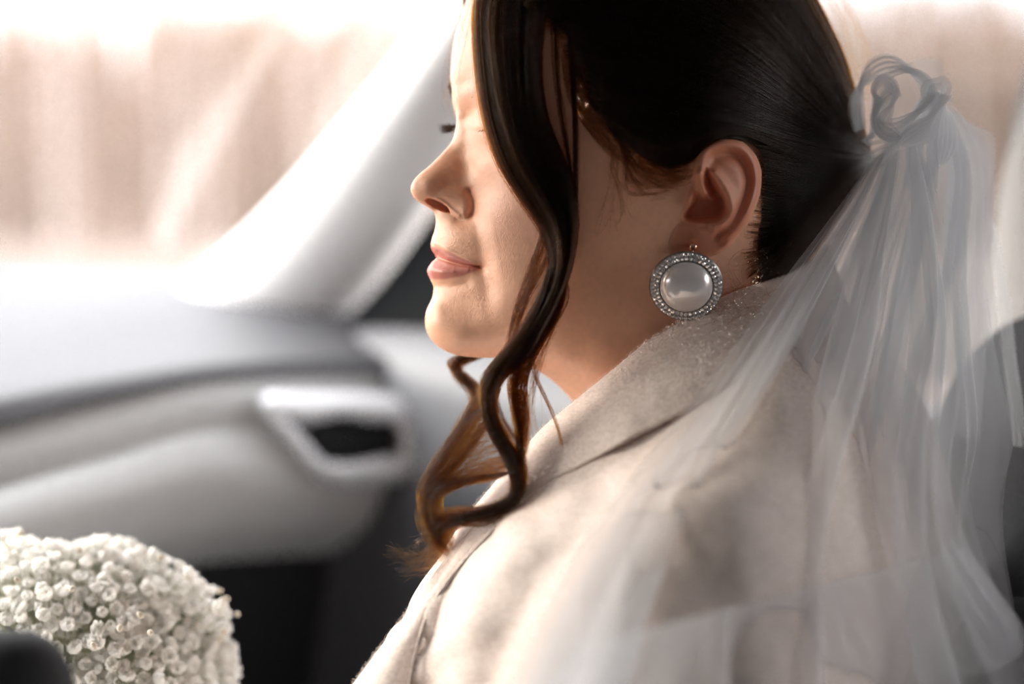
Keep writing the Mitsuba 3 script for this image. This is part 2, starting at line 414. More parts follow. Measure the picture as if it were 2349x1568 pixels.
#@head
# ------------------------------------------------------------------ the woman: head, neck and ear as one surface
# A point of the near half of the head is laid out by where it is seen and by its distance w (mm) from the head's mirror plane.
PSI = math.radians(12.0)
HS, HC = math.sin(PSI), math.cos(PSI)
HX, HY = (1400 - CX) / F * 0.94, 0.94


def head_point(px, py, w):
    px, py, w = np.broadcast_arrays(*(np.asarray(a, float) for a in (px, py, w)))
    w = w * 1e-3
    k = (px - CX) / F
    b = (k * (HY - w * HC) - HX - w * HS) / (HC - k * HS)
    y = HY + b * HS - w * HC
    return np.stack([HX + b * HC + w * HS, y, -(py - CY) / F * y], -1)


def mirror_head(v):
    """Reflects points (camera axes) in the head's mirror plane."""
    lat = np.array([HS, -HC, 0.0])
    return v - 2 * ((v - np.array([HX, HY, 0.0])) @ lat)[..., None] * lat


def HW(px, py, w):
    return cam2world(head_point(px, py, w))


face_line = [(1092, -40), (1073, 30), (1058, 90), (1047, 150), (1043, 190), (1045, 225), (1049, 258), (1048, 285), (1040, 318), (1013, 352), (985, 380), (963, 398), (949, 414), (943, 430),
             (946, 444), (957, 458), (972, 468), (987, 478), (999, 489), (1002, 505), (999, 527), (992, 549), (991, 562), (996, 574), (1005, 587), (996, 596), (988, 608), (985, 620),
             (987, 633), (991, 645), (996, 661), (996, 673), (992, 689), (984, 706), (980, 725), (980, 741), (983, 757), (992, 776), (1008, 793), (1028, 806), (1049, 814), (1074, 818), (1104, 820),
             (1150, 821), (1190, 826), (1217, 836), (1271, 863), (1326, 911), (1375, 975), (1420, 1060), (1460, 1180)]
back_line = [(1900, 1180), (1850, 950), (1805, 790), (1782, 650), (1790, 520), (1835, 420), (1872, 300), (1882, 170), (1858, 40), (1770, -90), (1600, -165), (1400, -185), (1220, -155), (1130, -95)]


def dense(pts, step, closed=False):
    p = np.asarray(pts, float)
    if closed:
        p = np.vstack([p, p[:1]])
    s = np.r_[0, np.cumsum(np.linalg.norm(np.diff(p, axis=0), axis=1))]
    from scipy.interpolate import PchipInterpolator
    n = max(2, int(s[-1] / step))
    return PchipInterpolator(s, p, axis=0)(np.linspace(0, s[-1], n))


face_d, back_d = dense(face_line, 2.0), dense(back_line, 5.0)
outline = np.vstack([face_d, back_d])
head_poly = Polygon(outline).buffer(0)
ctrl = np.array([
    # forehead, temple, skull
    (1085, 40, 26), (1075, 120, 26), (1110, 100, 43), (1180, 60, 57), (1300, 20, 66), (1180, -60, 48), (1400, -60, 66), (1500, -90, 60), (1500, 20, 74), (1550, 150, 77), (1700, 150, 68), (1650, 0, 62),
    (1760, 60, 52), (1800, 200, 50), (1850, 150, 30), (1850, 270, 26), (1220, 150, 61), (1350, 200, 69), (1280, 120, 65), (1750, 300, 58), (1790, 400, 38),
    # brow, eye
    (1065, 190, 17), (1085, 205, 29), (1120, 210, 43), (1170, 210, 53), (1110, 250, 36), (1090, 250, 22), (1115, 292, 33), (1140, 290, 40), (1180, 300, 50), (1100, 300, 25), (1150, 330, 41), (1230, 290, 58),
    # nose
    (1060, 262, 7.0), (1075, 270, 11), (1060, 300, 8.0), (1080, 300, 14), (1052, 330, 7.5), (1075, 340, 12.5), (1020, 368, 6.5), (1045, 375, 9.5), (1080, 385, 14.5), (995, 392, 7.5), (1015, 410, 10.5), (1045, 415, 12.5),
    (960, 420, 5.5), (958, 436, 6.0), (980, 430, 9.5), (980, 450, 8.0), (1080, 430, 17), (1090, 410, 19), (1000, 480, 3.2), (1010, 495, 6), (1030, 500, 10.5), (1060, 505, 15.5), (1085, 470, 18.5), (1088, 500, 21),
    # cheek
    (1110, 380, 26), (1130, 340, 33), (1115, 430, 26), (1115, 480, 27.5), (1150, 400, 37), (1150, 450, 36.5), (1200, 380, 49), (1200, 450, 46.5), (1250, 400, 56), (1300, 330, 64), (1300, 450, 60), (1400, 380, 69),
    (1400, 500, 65), (1500, 420, 70), (1500, 520, 66.5), (1150, 520, 35.5), (1200, 540, 43.5), (1300, 560, 55.5), (1400, 600, 60.5), (1480, 620, 62),
    # mouth region
    (1006, 530, 5.5), (1025, 535, 12.5), (1050, 540, 18.5), (1080, 550, 23.8), (1110, 560, 28.5), (1000, 562, 6.0), (1020, 575, 12.8), (1045, 585, 17.8), (1075, 595, 22.3), (1105, 605, 26.2), (1140, 610, 33.5),
    (1015, 592, 8.2), (1040, 604, 15.8), (1070, 610, 21), (997, 618, 7.2), (1015, 624, 13), (1040, 625, 17.3), (1075, 622, 22.0), (1000, 640, 7.0), (1020, 648, 12.2), (1050, 648, 18.4), (1080, 645, 23.2), (1110, 640, 27.5), (1140, 660, 33),
    # chin and jaw
    (1010, 672, 9.0), (1035, 680, 15.5), (1070, 690, 22), (1000, 705, 11), (1000, 740, 13.8), (1025, 715, 16.5), (1030, 760, 19), (1055, 780, 21), (1080, 730, 25), (1110, 740, 29.5), (1140, 700, 34),
    (1160, 760, 35), (1170, 800, 30), (1200, 700, 42.5), (1230, 770, 41), (1250, 650, 49), (1320, 650, 55), (1320, 740, 51), (1400, 700, 57), (1470, 690, 59.5), (1540, 640, 59.5),
    # neck
    (1190, 815, 24), (1230, 820, 28), (1280, 835, 34), (1260, 800, 39), (1330, 800, 46), (1350, 870, 37), (1400, 800, 52), (1420, 900, 46), (1500, 760, 55.5), (1500, 880, 53), (1600, 720, 53.5), (1600, 850, 53), (1700, 700, 44),
    (1740, 640, 38), (1720, 850, 46), (1500, 1050, 52), (1700, 1050, 52), (1630, 620, 56), (1690, 560, 55), (1740, 500, 52),
    (1600, 450, 69), (1650, 380, 70), (1700, 450, 62), (1600, 300, 75), (1560, 560, 64)], float)
SC = 0.01
o_face = dense(face_line, 9.0)
o_back = dense(back_line, 30.0)
kn = np.vstack([np.c_[o_face, np.zeros(len(o_face))], np.c_[o_back, np.zeros(len(o_back))], np.c_[ctrl[:, :2], ctrl[:, 2] ** 2]])
tps = RBFInterpolator(kn[:, :2] * SC, kn[:, 2], kernel='thin_plate_spline', smoothing=1e-4)
line_tree = cKDTree(dense(np.vstack([face_line, back_line]), 1.5, True))


def polyline_dist(p, pts, n=200):
    c = dense(pts, 1.0)
    return cKDTree(c).query(p)[0]


def gauss(d, s):
    return np.exp(-0.5 * (d / s) ** 2)


def sstep(a, b, x):
    t = np.clip((x - a) / (b - a), 0, 1)
    return t * t * (3 - 2 * t)


def poly_sdf(p, pts, step=1.0):
    """Signed pixel distance to a closed outline, positive inside."""
    loop = np.vstack([dense(pts, step, True)])
    d = cKDTree(loop).query(p)[0]
    inside = shapely.contains_xy(Polygon(loop).buffer(0), p[:, 0], p[:, 1])
    return np.where(inside, d, -d)


def base_w(px, py):
    p = np.stack([np.ravel(px), np.ravel(py)], -1).astype(float)
    q = np.concatenate([tps(c * SC) for c in np.array_split(p, max(1, len(p) // 20000))])
    return np.sqrt(np.maximum(q, 1e-6)).reshape(np.shape(px))


ear_line = [(1538, 584), (1534, 562), (1540, 538), (1552, 515), (1562, 480), (1575, 440), (1588, 395), (1600, 352), (1614, 334), (1636, 322), (1665, 316), (1696, 321), (1722, 341), (1740, 368), (1748, 401), (1745, 436), (1734, 474),
            (1716, 510), (1692, 543), (1667, 569), (1645, 582), (1618, 590), (1585, 596), (1556, 596)]
concha = [(1593, 438), (1581, 466), (1566, 488), (1563, 499), (1572, 507), (1600, 511), (1637, 509), (1660, 497), (1668, 480), (1664, 458), (1652, 436), (1638, 414), (1627, 396), (1621, 386), (1615, 396), (1613, 420), (1619, 440), (1612, 446), (1602, 440)]
cymba = [(1622, 384), (1615, 398), (1613, 418), (1618, 436), (1630, 446), (1648, 440), (1640, 418), (1630, 398)]
helix_c = [(1607, 392), (1612, 362), (1628, 340), (1662, 331), (1694, 337), (1716, 356), (1729, 384), (1733, 412), (1727, 445), (1714, 478), (1693, 514), (1668, 546)]
scapha_c = [(1640, 362), (1668, 353), (1695, 362), (1711, 384), (1718, 414), (1712, 450), (1699, 483), (1677, 516), (1652, 538)]
antihelix_c = [(1640, 398), (1660, 424), (1675, 455), (1680, 482), (1668, 508), (1640, 521)]


def features(px, py, w):
    """Nose wings, nostrils, lips, folds and the ear, laid over the smooth half-head."""
    p = np.stack([px, py], -1)
    # wing of the nose: a dome with a crease behind and below
    e = [(1003, 444), (1020, 432), (1045, 428), (1066, 436), (1080, 456), (1083, 476), (1076, 494), (1062, 502), (1046, 494), (1030, 478), (1012, 464), (1000, 455)]
    d = poly_sdf(p, e)
    w = w + 2.6 * sstep(-7, 24, d)
    w = w - 2.2 * gauss(polyline_dist(p, [(1078, 438), (1086, 456), (1087, 476), (1081, 492)]), 6) - 0.7 * gauss(polyline_dist(p, [(1035, 416), (1062, 418), (1080, 432)]), 12) - 0.8 * gauss(polyline_dist(p, [(1081, 492), (1068, 506), (1050, 503)]), 6)
    w = w + 1.2 * gauss(polyline_dist(p, [(1002, 457), (1020, 467), (1036, 481), (1052, 494)]), 4)
    # nostril
    d = poly_sdf(p, [(974, 458), (984, 453), (1002, 458), (1018, 467), (1031, 480), (1034, 489), (1020, 486), (1002, 479), (986, 470)])
    w = w - (w - 1.0) * 0.95 * sstep(-1.0, 3.5, d)
    # lips
    mouth = [(1003, 588), (1018, 595), (1040, 602), (1062, 607), (1085, 611), (1105, 613)]
    dm = polyline_dist(p, mouth)
    along = np.clip((1112 - px) / 110, 0, 1)
    w = w - 2.6 * gauss(dm, 2.6) * sstep(0, 0.12, along)
    w = w + 1.5 * gauss(polyline_dist(p, [(993, 571), (1020, 586), (1050, 597), (1085, 607)]), 6) * along
    w = w + 2.2 * gauss(polyline_dist(p, [(988, 618), (1015, 622), (1045, 622), (1080, 617)]), 8) * along
    w = w + 0.6 * gauss(polyline_dist(p, [(992, 556), (1015, 566), (1050, 583), (1095, 606)]), 2.5) * along
    w = w - 1.6 * gauss(np.hypot(px - 1108, py - 614), 8)
    w = w - 1.3 * gauss(polyline_dist(p, [(1000, 655), (1030, 656), (1070, 648)]), 9)
    # vertical creases of the lower lip
    lip = np.clip(poly_sdf(p, [(987, 607), (1005, 598), (1040, 606), (1100, 614), (1070, 629), (1040, 637), (1010, 641), (990, 636)]) / 6, 0, 1)
    w = w + 0.16 * lip * (meshkit.noise(np.stack([px / 5.5 + (py - 600) / 22, py / 60, 0 * px], -1)) - 0.5) * 2
    # cheek fold that a slight smile draws
    x0 = np.interp(py, [430, 490, 570, 640, 720, 800], [1092, 1098, 1114, 1124, 1132, 1140])
    fold = sstep(440, 500, py) * (1 - sstep(660, 760, py))
    w = w + fold * (1.7 * sstep(-16, 30, px - x0) * (1 - sstep(40, 160, px - x0)) - 0.5 * gauss(px - x0 + 8, 12))
    # closed-down eyelid
    w = w + 2.5 * gauss(np.hypot((px - 1122) / 26, (py - 288) / 15), 0.7) - 1.2 * gauss(polyline_dist(p, [(1098, 299), (1120, 305), (1150, 303)]), 2.5)
    # ear
    d = poly_sdf(p, ear_line)
    m = d > -1
    if m.any():
        q, wm, de = p[m], w[m], d[m]
        x, y = q[:, 0], q[:, 1]
        front = sstep(1545, 1615, x + 0.25 * (y - 450))
        sl = (x - 1566 + 0.35 * (y - 450) * (y < 450)) / 175
        lift = 0.4 + 14.5 * np.minimum(0.5 * (sl + np.sqrt(sl ** 2 + 0.012)), 1.1)
        z = lift
        z = z + 4.2 * gauss(polyline_dist(q, helix_c), 11)
        z = z - 3.4 * gauss(polyline_dist(q, scapha_c), 9) * (1 - 0.55 * sstep(1690, 1640, x) * (y < 420))
        z = z + 3.2 * gauss(polyline_dist(q, antihelix_c), 9)
        z = z + 1.5 * gauss(polyline_dist(q, [(1600, 525), (1630, 530), (1660, 520)]), 12)
        dc = poly_sdf(q, concha)
        deep = sstep(-4, 15, dc)
        z = z * (1 - deep) + deep * (-5.5 - 3.5 * sstep(1615, 1570, x) * (y > 440))
        dy = poly_sdf(q, cymba)
        z = z - 1.5 * sstep(0, 10, dy)
        z = z + 4.0 * gauss(polyline_dist(q, [(1604, 400), (1611, 425), (1618, 443), (1634, 456)]), 7)       # crus of the helix
        z = z + 4.2 * gauss(np.hypot((x - 1574) / 13, (y - 456) / 22), 0.75) * (dc < 6)                          # tragus
        z = z + 1.8 * gauss(np.hypot((x - 1600) / 30, (y - 548) / 26), 0.8)                                      # lobe
        # rounded rim: falls away over the last few pixels of the outline
        back = 1 - sstep(1560, 1540, x) * (y < 520)
        rim = np.sqrt(np.clip(de / 9.0, 0, 1) * (2 - np.clip(de / 9.0, 0, 1)))
        infront = sstep(1560, 1600, x + 60 * sstep(505, 535, y) - 10 * sstep(410, 390, y))
        z = z * (rim * infront + (1 - infront) * sstep(-1, 30, de))
        w = w.copy()
        w[m] = wm + z
    return w


def head_w(px, py):
    px, py = np.asarray(px, float), np.asarray(py, float)
    return features(px.ravel(), py.ravel(), base_w(px, py).ravel()).reshape(px.shape)


pts = [outline]
for o_, st in ((0.35, 2.0), (1.0, 2.0), (2.0, 2.0), (3.4, 2.2), (5.2, 2.4)):
    pg = head_poly.buffer(-o_)
    pg = max(getattr(pg, 'geoms', [pg]), key=lambda a: a.area)
    pts.append(np.array(pg.exterior.segmentize(st).coords)[:-1])


def lattice(x0, x1, y0, y1, h):
    gx, gy = np.meshgrid(np.arange(x0, x1, h), np.arange(y0, y1, h * 0.866), indexing='ij')
    gx = gx + (np.arange(gy.shape[1]) % 2)[None] * h / 2
    return np.stack([gx.ravel(), gy.ravel()], -1)


fine = np.vstack([lattice(940, 1180, 400, 700, 2.0), lattice(1528, 1756, 310, 600, 1.7)])
coarse = lattice(940, 1900, -190, 1180, 5.0)
coarse = coarse[~(((coarse[:, 0] > 940) & (coarse[:, 0] < 1180) & (coarse[:, 1] > 400) & (coarse[:, 1] < 700)) | ((coarse[:, 0] > 1528) & (coarse[:, 0] < 1756) & (coarse[:, 1] > 310) & (coarse[:, 1] < 600)))]
inner_pts = np.vstack([fine, coarse])
inner_pts = inner_pts[shapely.contains_xy(head_poly.buffer(-6.5), inner_pts[:, 0], inner_pts[:, 1])]
pts.append(inner_pts)
dom = np.vstack(pts)
_, keep = np.unique(np.round(dom * 4).astype(int), axis=0, return_index=True)
keep = np.sort(keep)
n_out = int((keep < len(outline)).sum())
dom = dom[keep]
tri2 = Delaunay(dom).simplices
cen = dom[tri2].mean(1)
tri2 = tri2[shapely.contains_xy(head_poly, cen[:, 0], cen[:, 1])]
a2 = np.cross(dom[tri2[:, 1]] - dom[tri2[:, 0]], dom[tri2[:, 2]] - dom[tri2[:, 0]])
tri2 = tri2[np.abs(a2) > 1e-3]
a2 = a2[np.abs(np.cross(dom[tri2[:, 1]] - dom[tri2[:, 0]], dom[tri2[:, 2]] - dom[tri2[:, 0]])) > 1e-3] if False else np.cross(dom[tri2[:, 1]] - dom[tri2[:, 0]], dom[tri2[:, 2]] - dom[tri2[:, 0]])
tri2[a2 < 0] = tri2[a2 < 0][:, ::-1]
hw = head_w(dom[:, 0], dom[:, 1])
hw[:n_out] = 0.0
near = head_point(dom[:, 0], dom[:, 1], hw)
far = mirror_head(near)
# the outline is shared by both halves, so the skin is one closed surface
remap = np.arange(len(dom))
remap[n_out:] += len(dom) - n_out
allv = np.vstack([near, far[n_out:]])
allf = np.vstack([tri2, remap[tri2][:, ::-1]])
dom2 = np.vstack([dom, dom[n_out:]])


def skin_colour(p):
    """Pigment of the skin: lips, flush of cheek, nose and ear, fine mottling."""
    base = np.tile(np.array([0.745, 0.40, 0.255]), (len(p), 1))
    px, py = p[:, 0], p[:, 1]

    def blend(c, k):
        base[:] = base * (1 - k[:, None]) + np.array(c) * k[:, None]

    blend((0.66, 0.35, 0.26), 0.55 * gauss(np.hypot((px - 1210) / 95, (py - 480) / 80), 0.8))
    blend((0.62, 0.31, 0.20), 0.45 * gauss(np.hypot((px - 1010) / 70, (py - 440) / 60), 0.8))
    de = poly_sdf(p, ear_line)
    blend((0.62, 0.22, 0.12), 0.75 * sstep(-4, 12, de))
    blend((0.62, 0.20, 0.12), 0.6 * sstep(0, 8, de) * gauss(polyline_dist(p, [(1716, 356), (1735, 395), (1730, 445), (1700, 510), (1660, 560)]), 18))
    up = poly_sdf(p, [(985, 566), (995, 565), (1008, 568), (1030, 577), (1060, 591), (1108, 613), (1085, 612), (1060, 608), (1035, 602), (1015, 595), (1000, 589), (985, 580)])
    lo = poly_sdf(p, [(980, 600), (1000, 594), (1020, 597), (1040, 603), (1062, 608), (1107, 614), (1085, 624), (1062, 632), (1035, 638), (1010, 641), (980, 637)])
    blend((0.52, 0.165, 0.13), 0.9 * np.maximum(sstep(-3, 4, up), sstep(-3, 4, lo)))
    n = meshkit.fbm(np.stack([px / 9, py / 9, 0 * px], -1), 3, 5)
    base *= (0.93 + 0.14 * n)[:, None]
    return base


W_ = 'woman'
scene['mat_skin'] = {'type': 'twosided', 'b': {'type': 'bumpmap', 'scale': 0.00012, 'tex': proc(lambda p, n, uv: noise(p.x * 2600, p.y * 2600, p.z * 2600) + 0.5 * noise(p.x * 900, p.y * 900, p.z * 900), 2e-4),
                     'b': {'type': 'principled', 'base_color': {'type': 'mesh_attribute', 'name': 'vertex_color'}, 'roughness': 0.47, 'specular': 0.45}}}
put(W_ + '__body', (cam2world(allv), allf), 'mat_skin', smooth=True, color=skin_colour(dom2))
tag(W_ + '__body', 'fair skin of face, ear and neck')
tag(W_, 'woman in profile wearing a cream wool coat, veil and pearl earring in the car seat', 'person')
#@end

#@hair
# ------------------------------------------------------------------ hair
scene['mat_hair'] = {'type': 'hair', 'eumelanin': 0.5, 'pheomelanin': 0.95, 'longitudinal_roughness': 0.25, 'azimuthal_roughness': 0.35, 'scale_tilt': 2.5, 'int_ior': 1.25}
scene['mat_lash'] = pr((0.012, 0.010, 0.009), 0.5)
scene['mat_hair_base'] = pr((0.016, 0.009, 0.005), 0.6, specular=0.2)
hr = np.random.default_rng(11)

cap_edge = [(1130, -170), (1220, -245), (1400, -285), (1600, -268), (1720, -228), (1800, -140), (1868, 0), (1922, 100), (1950, 180), (1968, 260), (1984, 320), (2006, 364), (1975, 430), (1915, 515), (1850, 600), (1800, 680), (1770, 760)]
cap_front = [(1720, 700), (1712, 640), (1696, 585), (1688, 545), (1700, 505), (1722, 445), (1726, 395), (1704, 352), (1660, 338), (1620, 340), (1592, 382), (1548, 396), (1475, 372), (1405, 310), (1345, 234), (1302, 140), (1250, 70), (1180, 20), (1110, -70)]
ce = dense(cap_edge, 22.0)
gx, gy = np.meshgrid(np.arange(1130, 1960, 62), np.arange(-220, 720, 62), indexing='ij')
gi = np.stack([gx.ravel(), gy.ravel()], -1).astype(float)
gi = gi[shapely.contains_xy(head_poly.buffer(-60), gi[:, 0], gi[:, 1])]
gw = base_w(gi[:, 0], gi[:, 1]) + 7.0
extra = np.array([(1900, 200, 40), (1910, 300, 40), (1950, 330, 30), (1860, 420, 44), (1900, 450, 34), (1820, 540, 42), (1790, 620, 36), (1960, 370, 30)], float)
cf = dense(cap_front, 40.0)
cfw = base_w(cf[:, 0], cf[:, 1]) + 1.5
ck = np.vstack([np.c_[ce, np.zeros(len(ce))], np.c_[gi, gw ** 2], np.c_[extra[:, :2], extra[:, 2] ** 2], np.c_[cf[2:-2], cfw[2:-2] ** 2]])
cap_tps = RBFInterpolator(ck[:, :2] * SC, ck[:, 2], kernel='thin_plate_spline', smoothing=1e-3)


def cap_w(px, py):
    p = np.stack([np.ravel(px), np.ravel(py)], -1).astype(float)
    q = np.concatenate([cap_tps(c * SC) for c in np.array_split(p, max(1, len(p) // 20000))])
    return np.sqrt(np.maximum(q, 1.0)).reshape(np.shape(px))


cap_in = [(1735, 690), (1742, 640), (1738, 590), (1736, 545), (1742, 505), (1752, 445), (1755, 395), (1740, 345), (1690, 318), (1640, 318), (1590, 350), (1540, 368), (1480, 342), (1425, 290), (1372, 222), (1335, 130), (1270, 50), (1190, 5), (1118, -80)]
cap_out = np.vstack([dense(cap_edge, 6.0), dense(cap_in, 6.0)])
cap_poly = Polygon(cap_out).buffer(0)
n_edge = len(dense(cap_edge, 6.0))
lat = lattice(1090, 2020, -300, 780, 9.0)
lat = lat[shapely.contains_xy(cap_poly.buffer(-5), lat[:, 0], lat[:, 1])]
cd = np.vstack([cap_out, lat])
ct = Delaunay(cd).simplices
cc = cd[ct].mean(1)
ct = ct[shapely.contains_xy(cap_poly, cc[:, 0], cc[:, 1])]
ar = np.cross(cd[ct[:, 1]] - cd[ct[:, 0]], cd[ct[:, 2]] - cd[ct[:, 0]])
ct = ct[np.abs(ar) > 1e-3]
ar = np.cross(cd[ct[:, 1]] - cd[ct[:, 0]], cd[ct[:, 2]] - cd[ct[:, 0]])
ct[ar < 0] = ct[ar < 0][:, ::-1]
cw = cap_w(cd[:, 0], cd[:, 1]) - 1.5
cw[:n_edge] = 0
cn = head_point(cd[:, 0], cd[:, 1], cw)
cfar = mirror_head(cn)
H_ = W_ + '__hair'
put(H_ + '__underlayer', (cam2world(np.vstack([cn, cfar])), np.vstack([ct, ct[:, ::-1] + len(cd)])), 'mat_hair_base', smooth=True)
tag(H_, 'dark brown hair swept back under the veil with a loose curled lock at the cheek')


def resample_guides(guides, n):
    return np.stack([curve(g, n, 3) for g in guides])


def lock(guides, count, depth_jit, n=26, wave=2.0, frizz=0.35, cut=0.12, rad=0.075, seed=0, t0=(0.0, 0.02), taper=0.5, wfun=None, spread=0.5):
    """Strands laid between guide curves (px, py, w): each keeps its place across the lock, with slow waves and a little frizz."""
    r = np.random.default_rng(seed)
    G = resample_guides(guides, 120)
    m = len(guides)
    S, R = [], []
    nc = max(9, count // 26)
    cu, cph, cfr, camp, cw_ = r.uniform(0, 1, nc), r.uniform(0, 6.28, (nc, 3)), r.uniform(0.5, 1.8, (nc, 3)), r.normal(0, 1, (nc, 3)), r.normal(0, 1, nc)
    for k in range(count):
        c_ = int(r.integers(0, nc))
        u = np.clip(cu[c_] + r.normal(0, spread / nc ** 0.7), 0, 0.9999) * (m - 1)
        i = min(int(u), m - 2)
        s = (1 - (u - i)) * G[i] + (u - i) * G[i + 1]
        a, b = r.uniform(*t0), 1 - cut * r.uniform(0, 1) ** 2
        t = np.linspace(a, b, n)
        s = np.stack([np.interp(t, np.linspace(0, 1, 120), s[:, c]) for c in range(3)], -1)
        ph, fr = r.uniform(0, 6.28, 3), r.uniform(0.6, 2.2, 3)
        amp = np.array([1.0, 1.0, 0.25]) * wave
        s = s + (1.2 * amp * camp[c_] * np.sin(t[:, None] * cfr[c_] * 6.28 + cph[c_]) + 0.5 * amp * r.normal(0, 1, 3) * np.sin(t[:, None] * fr * 6.28 + ph)) * np.minimum(1, t[:, None] * 4)
        s = s + np.cumsum(r.normal(0, frizz * 0.25, (n, 3)), 0) * [1, 1, 0.2]
        s[:, 2] += (0.8 * cw_[c_] + r.normal(0, 0.6)) * depth_jit if wfun is None else 0
        if wfun is not None:
            s[:, 2] = wfun(s[:, 0], s[:, 1]) + abs(0.8 * cw_[c_] + r.normal(0, 0.5)) * depth_jit
        S.append(HW(*s.T))
        rr = rad * r.uniform(0.7, 1.25) * 1e-3
        R.append(rr * np.interp(t, [a, 0.75, 1.0], [1, 1, taper]))
    return S, R


def add_lock(name, *parts, mat='mat_hair'):
    S = [x for p in parts for x in p[0]]
    R = [x for p in parts for x in p[1]]
    put_strands(H_ + '__' + name, S, R, mat)


# swept back over the skull to the knot under the veil
sweep = [[(1180, -60, 0), (1400, -265, 0), (1620, -262, 0), (1790, -150, 0), (1872, 0, 0), (1940, 140, 0), (1968, 250, 0), (1985, 318, 0)],
         [(1150, -60, 0), (1330, -180, 0), (1560, -180, 0), (1740, -80, 0), (1850, 60, 0), (1925, 190, 0), (1962, 275, 0), (1988, 335, 0)],
         [(1180, 0, 0), (1350, -90, 0), (1560, -60, 0), (1740, 60, 0), (1850, 180, 0), (1930, 275, 0), (1992, 345, 0)],
         [(1250, 62, 0), (1400, 40, 0), (1600, 100, 0), (1780, 210, 0), (1900, 295, 0), (1996, 352, 0)],
         [(1302, 138, 0), (1420, 180, 0), (1600, 240, 0), (1780, 300, 0), (1910, 335, 0), (2000, 358, 0)],
         [(1345, 232, 0), (1430, 285, 0), (1560, 325, 0), (1660, 290, 0), (1770, 312, 0), (1910, 352, 0), (2002, 362, 0)],
         [(1405, 308, 0), (1475, 358, 0), (1550, 382, 0), (1592, 366, 0), (1640, 314, 0), (1700, 304, 0), (1765, 330, 0), (1890, 372, 0), (1998, 368, 0)]]
nape = [[(1712, 640, 0), (1760, 600, 0), (1840, 520, 0), (1920, 440, 0), (1998, 370, 0)],
        [(1740, 700, 0), (1790, 640, 0), (1860, 560, 0), (1940, 460, 0), (2002, 372, 0)],
        [(1770, 755, 0), (1810, 665, 0), (1870, 575, 0), (1950, 465, 0), (2004, 372, 0)]]
behind = [[(1728, 332, 0), (1800, 348, 0), (1885, 372, 0), (2000, 368, 0)], [(1738, 425, 0), (1800, 440, 0), (1880, 425, 0), (2000, 369, 0)],
          [(1722, 498, 0), (1785, 500, 0), (1870, 450, 0), (2000, 370, 0)], [(1696, 566, 0), (1765, 560, 0), (1860, 480, 0), (2000, 371, 0)], [(1712, 640, 0), (1760, 600, 0), (1850, 510, 0), (2000, 372, 0)]]
add_lock('crown', lock(sweep, 5000, 1.6, 22, 3.0, 0.6, 0.05, 0.085, 1, (0.0, 0.14), 0.9, cap_w, spread=0.8))
add_lock('nape', lock(nape, 500, 1.4, 16, 3.0, 0.8, 0.05, 0.08, 2, (0.0, 0.35), 0.9, cap_w, spread=2.0), lock(behind, 1500, 1.4, 16, 5.0, 1.2, 0.05, 0.075, 3, (0.0, 0.32), 0.9, cap_w, spread=4.0))

# the loose lock that falls over the temple and curls on the chest
GL = [(1200, -190, 47), (1125, -95, 43), (1084, -5, 40), (1081, 70, 41), (1088, 150, 44), (1105, 260, 46), (1130, 345, 47), (1182, 440, 51), (1237, 515, 56), (1262, 585, 59), (1250, 665, 59), (1208, 752, 56), (1158, 828, 53)]
G1 = [(1230, -190, 53), (1165, -90, 51), (1130, 10, 50), (1128, 110, 52), (1143, 240, 55), (1170, 340, 57), (1214, 430, 59), (1260, 505, 62), (1280, 575, 64), (1270, 660, 63), (1230, 745, 60), (1178, 828, 57)]
G2 = [(1260, -190, 60), (1215, -85, 60), (1190, 20, 60), (1188, 120, 61), (1198, 230, 62), (1220, 325, 63), (1258, 410, 64), (1294, 490, 65), (1302, 565, 66), (1288, 650, 66), (1248, 740, 63), (1196, 828, 60)]
GR = [(1300, -180, 67), (1268, -70, 67), (1248, 30, 66), (1240, 130, 66), (1243, 220, 66), (1264, 305, 66), (1300, 385, 66), (1318, 465, 66), (1317, 555, 67), (1300, 640, 67), (1262, 728, 65), (1214, 820, 62)]
curtain = lock([GL, G1, G2, GR], 2800, 2.4, 30, 3.2, 0.5, 0.06, 0.075, 4, spread=0.9)
thin1 = lock([[(1296, -60, 70), (1306, 100, 71), (1313, 230, 71), (1318, 340, 71), (1320, 440, 69), (1318, 540, 68), (1296, 650, 67)], [(1320, -60, 71), (1322, 100, 72), (1324, 230, 72), (1326, 340, 72), (1324, 440, 70), (1320, 540, 69), (1300, 650, 68)]], 170, 0.8, 24, 2.5, 0.5, 0.1, 0.07, 5)
thin2 = lock([[(1290, -40, 69), (1286, 100, 69), (1290, 220, 69), (1302, 330, 68), (1314, 430, 67), (1310, 560, 67)], [(1262, -40, 68), (1266, 100, 68), (1276, 220, 68), (1294, 330, 67), (1312, 430, 67), (1312, 560, 67)]], 60, 0.8, 24, 3, 0.6, 0.2, 0.07, 6)
D1 = lock([[(1256, 610, 63), (1212, 730, 61), (1150, 815, 60), (1106, 876, 60), (1104, 940, 62), (1133, 1012, 68), (1166, 1068, 75), (1176, 1105, 78), (1168, 1137, 77), (1138, 1157, 74), (1090, 1174, 68), (1035, 1190, 60), (1000, 1215, 54)],
           [(1286, 610, 66), (1250, 735, 63), (1188, 830, 63), (1142, 890, 64), (1138, 945, 66), (1166, 1005, 71), (1192, 1062, 78), (1199, 1100, 80), (1194, 1142, 80), (1160, 1172, 77), (1100, 1190, 71), (1045, 1208, 63), (1012, 1235, 56)]],
          900, 2.2, 48, 5.0, 0.7, 0.35, 0.075, 7, spread=1.6)
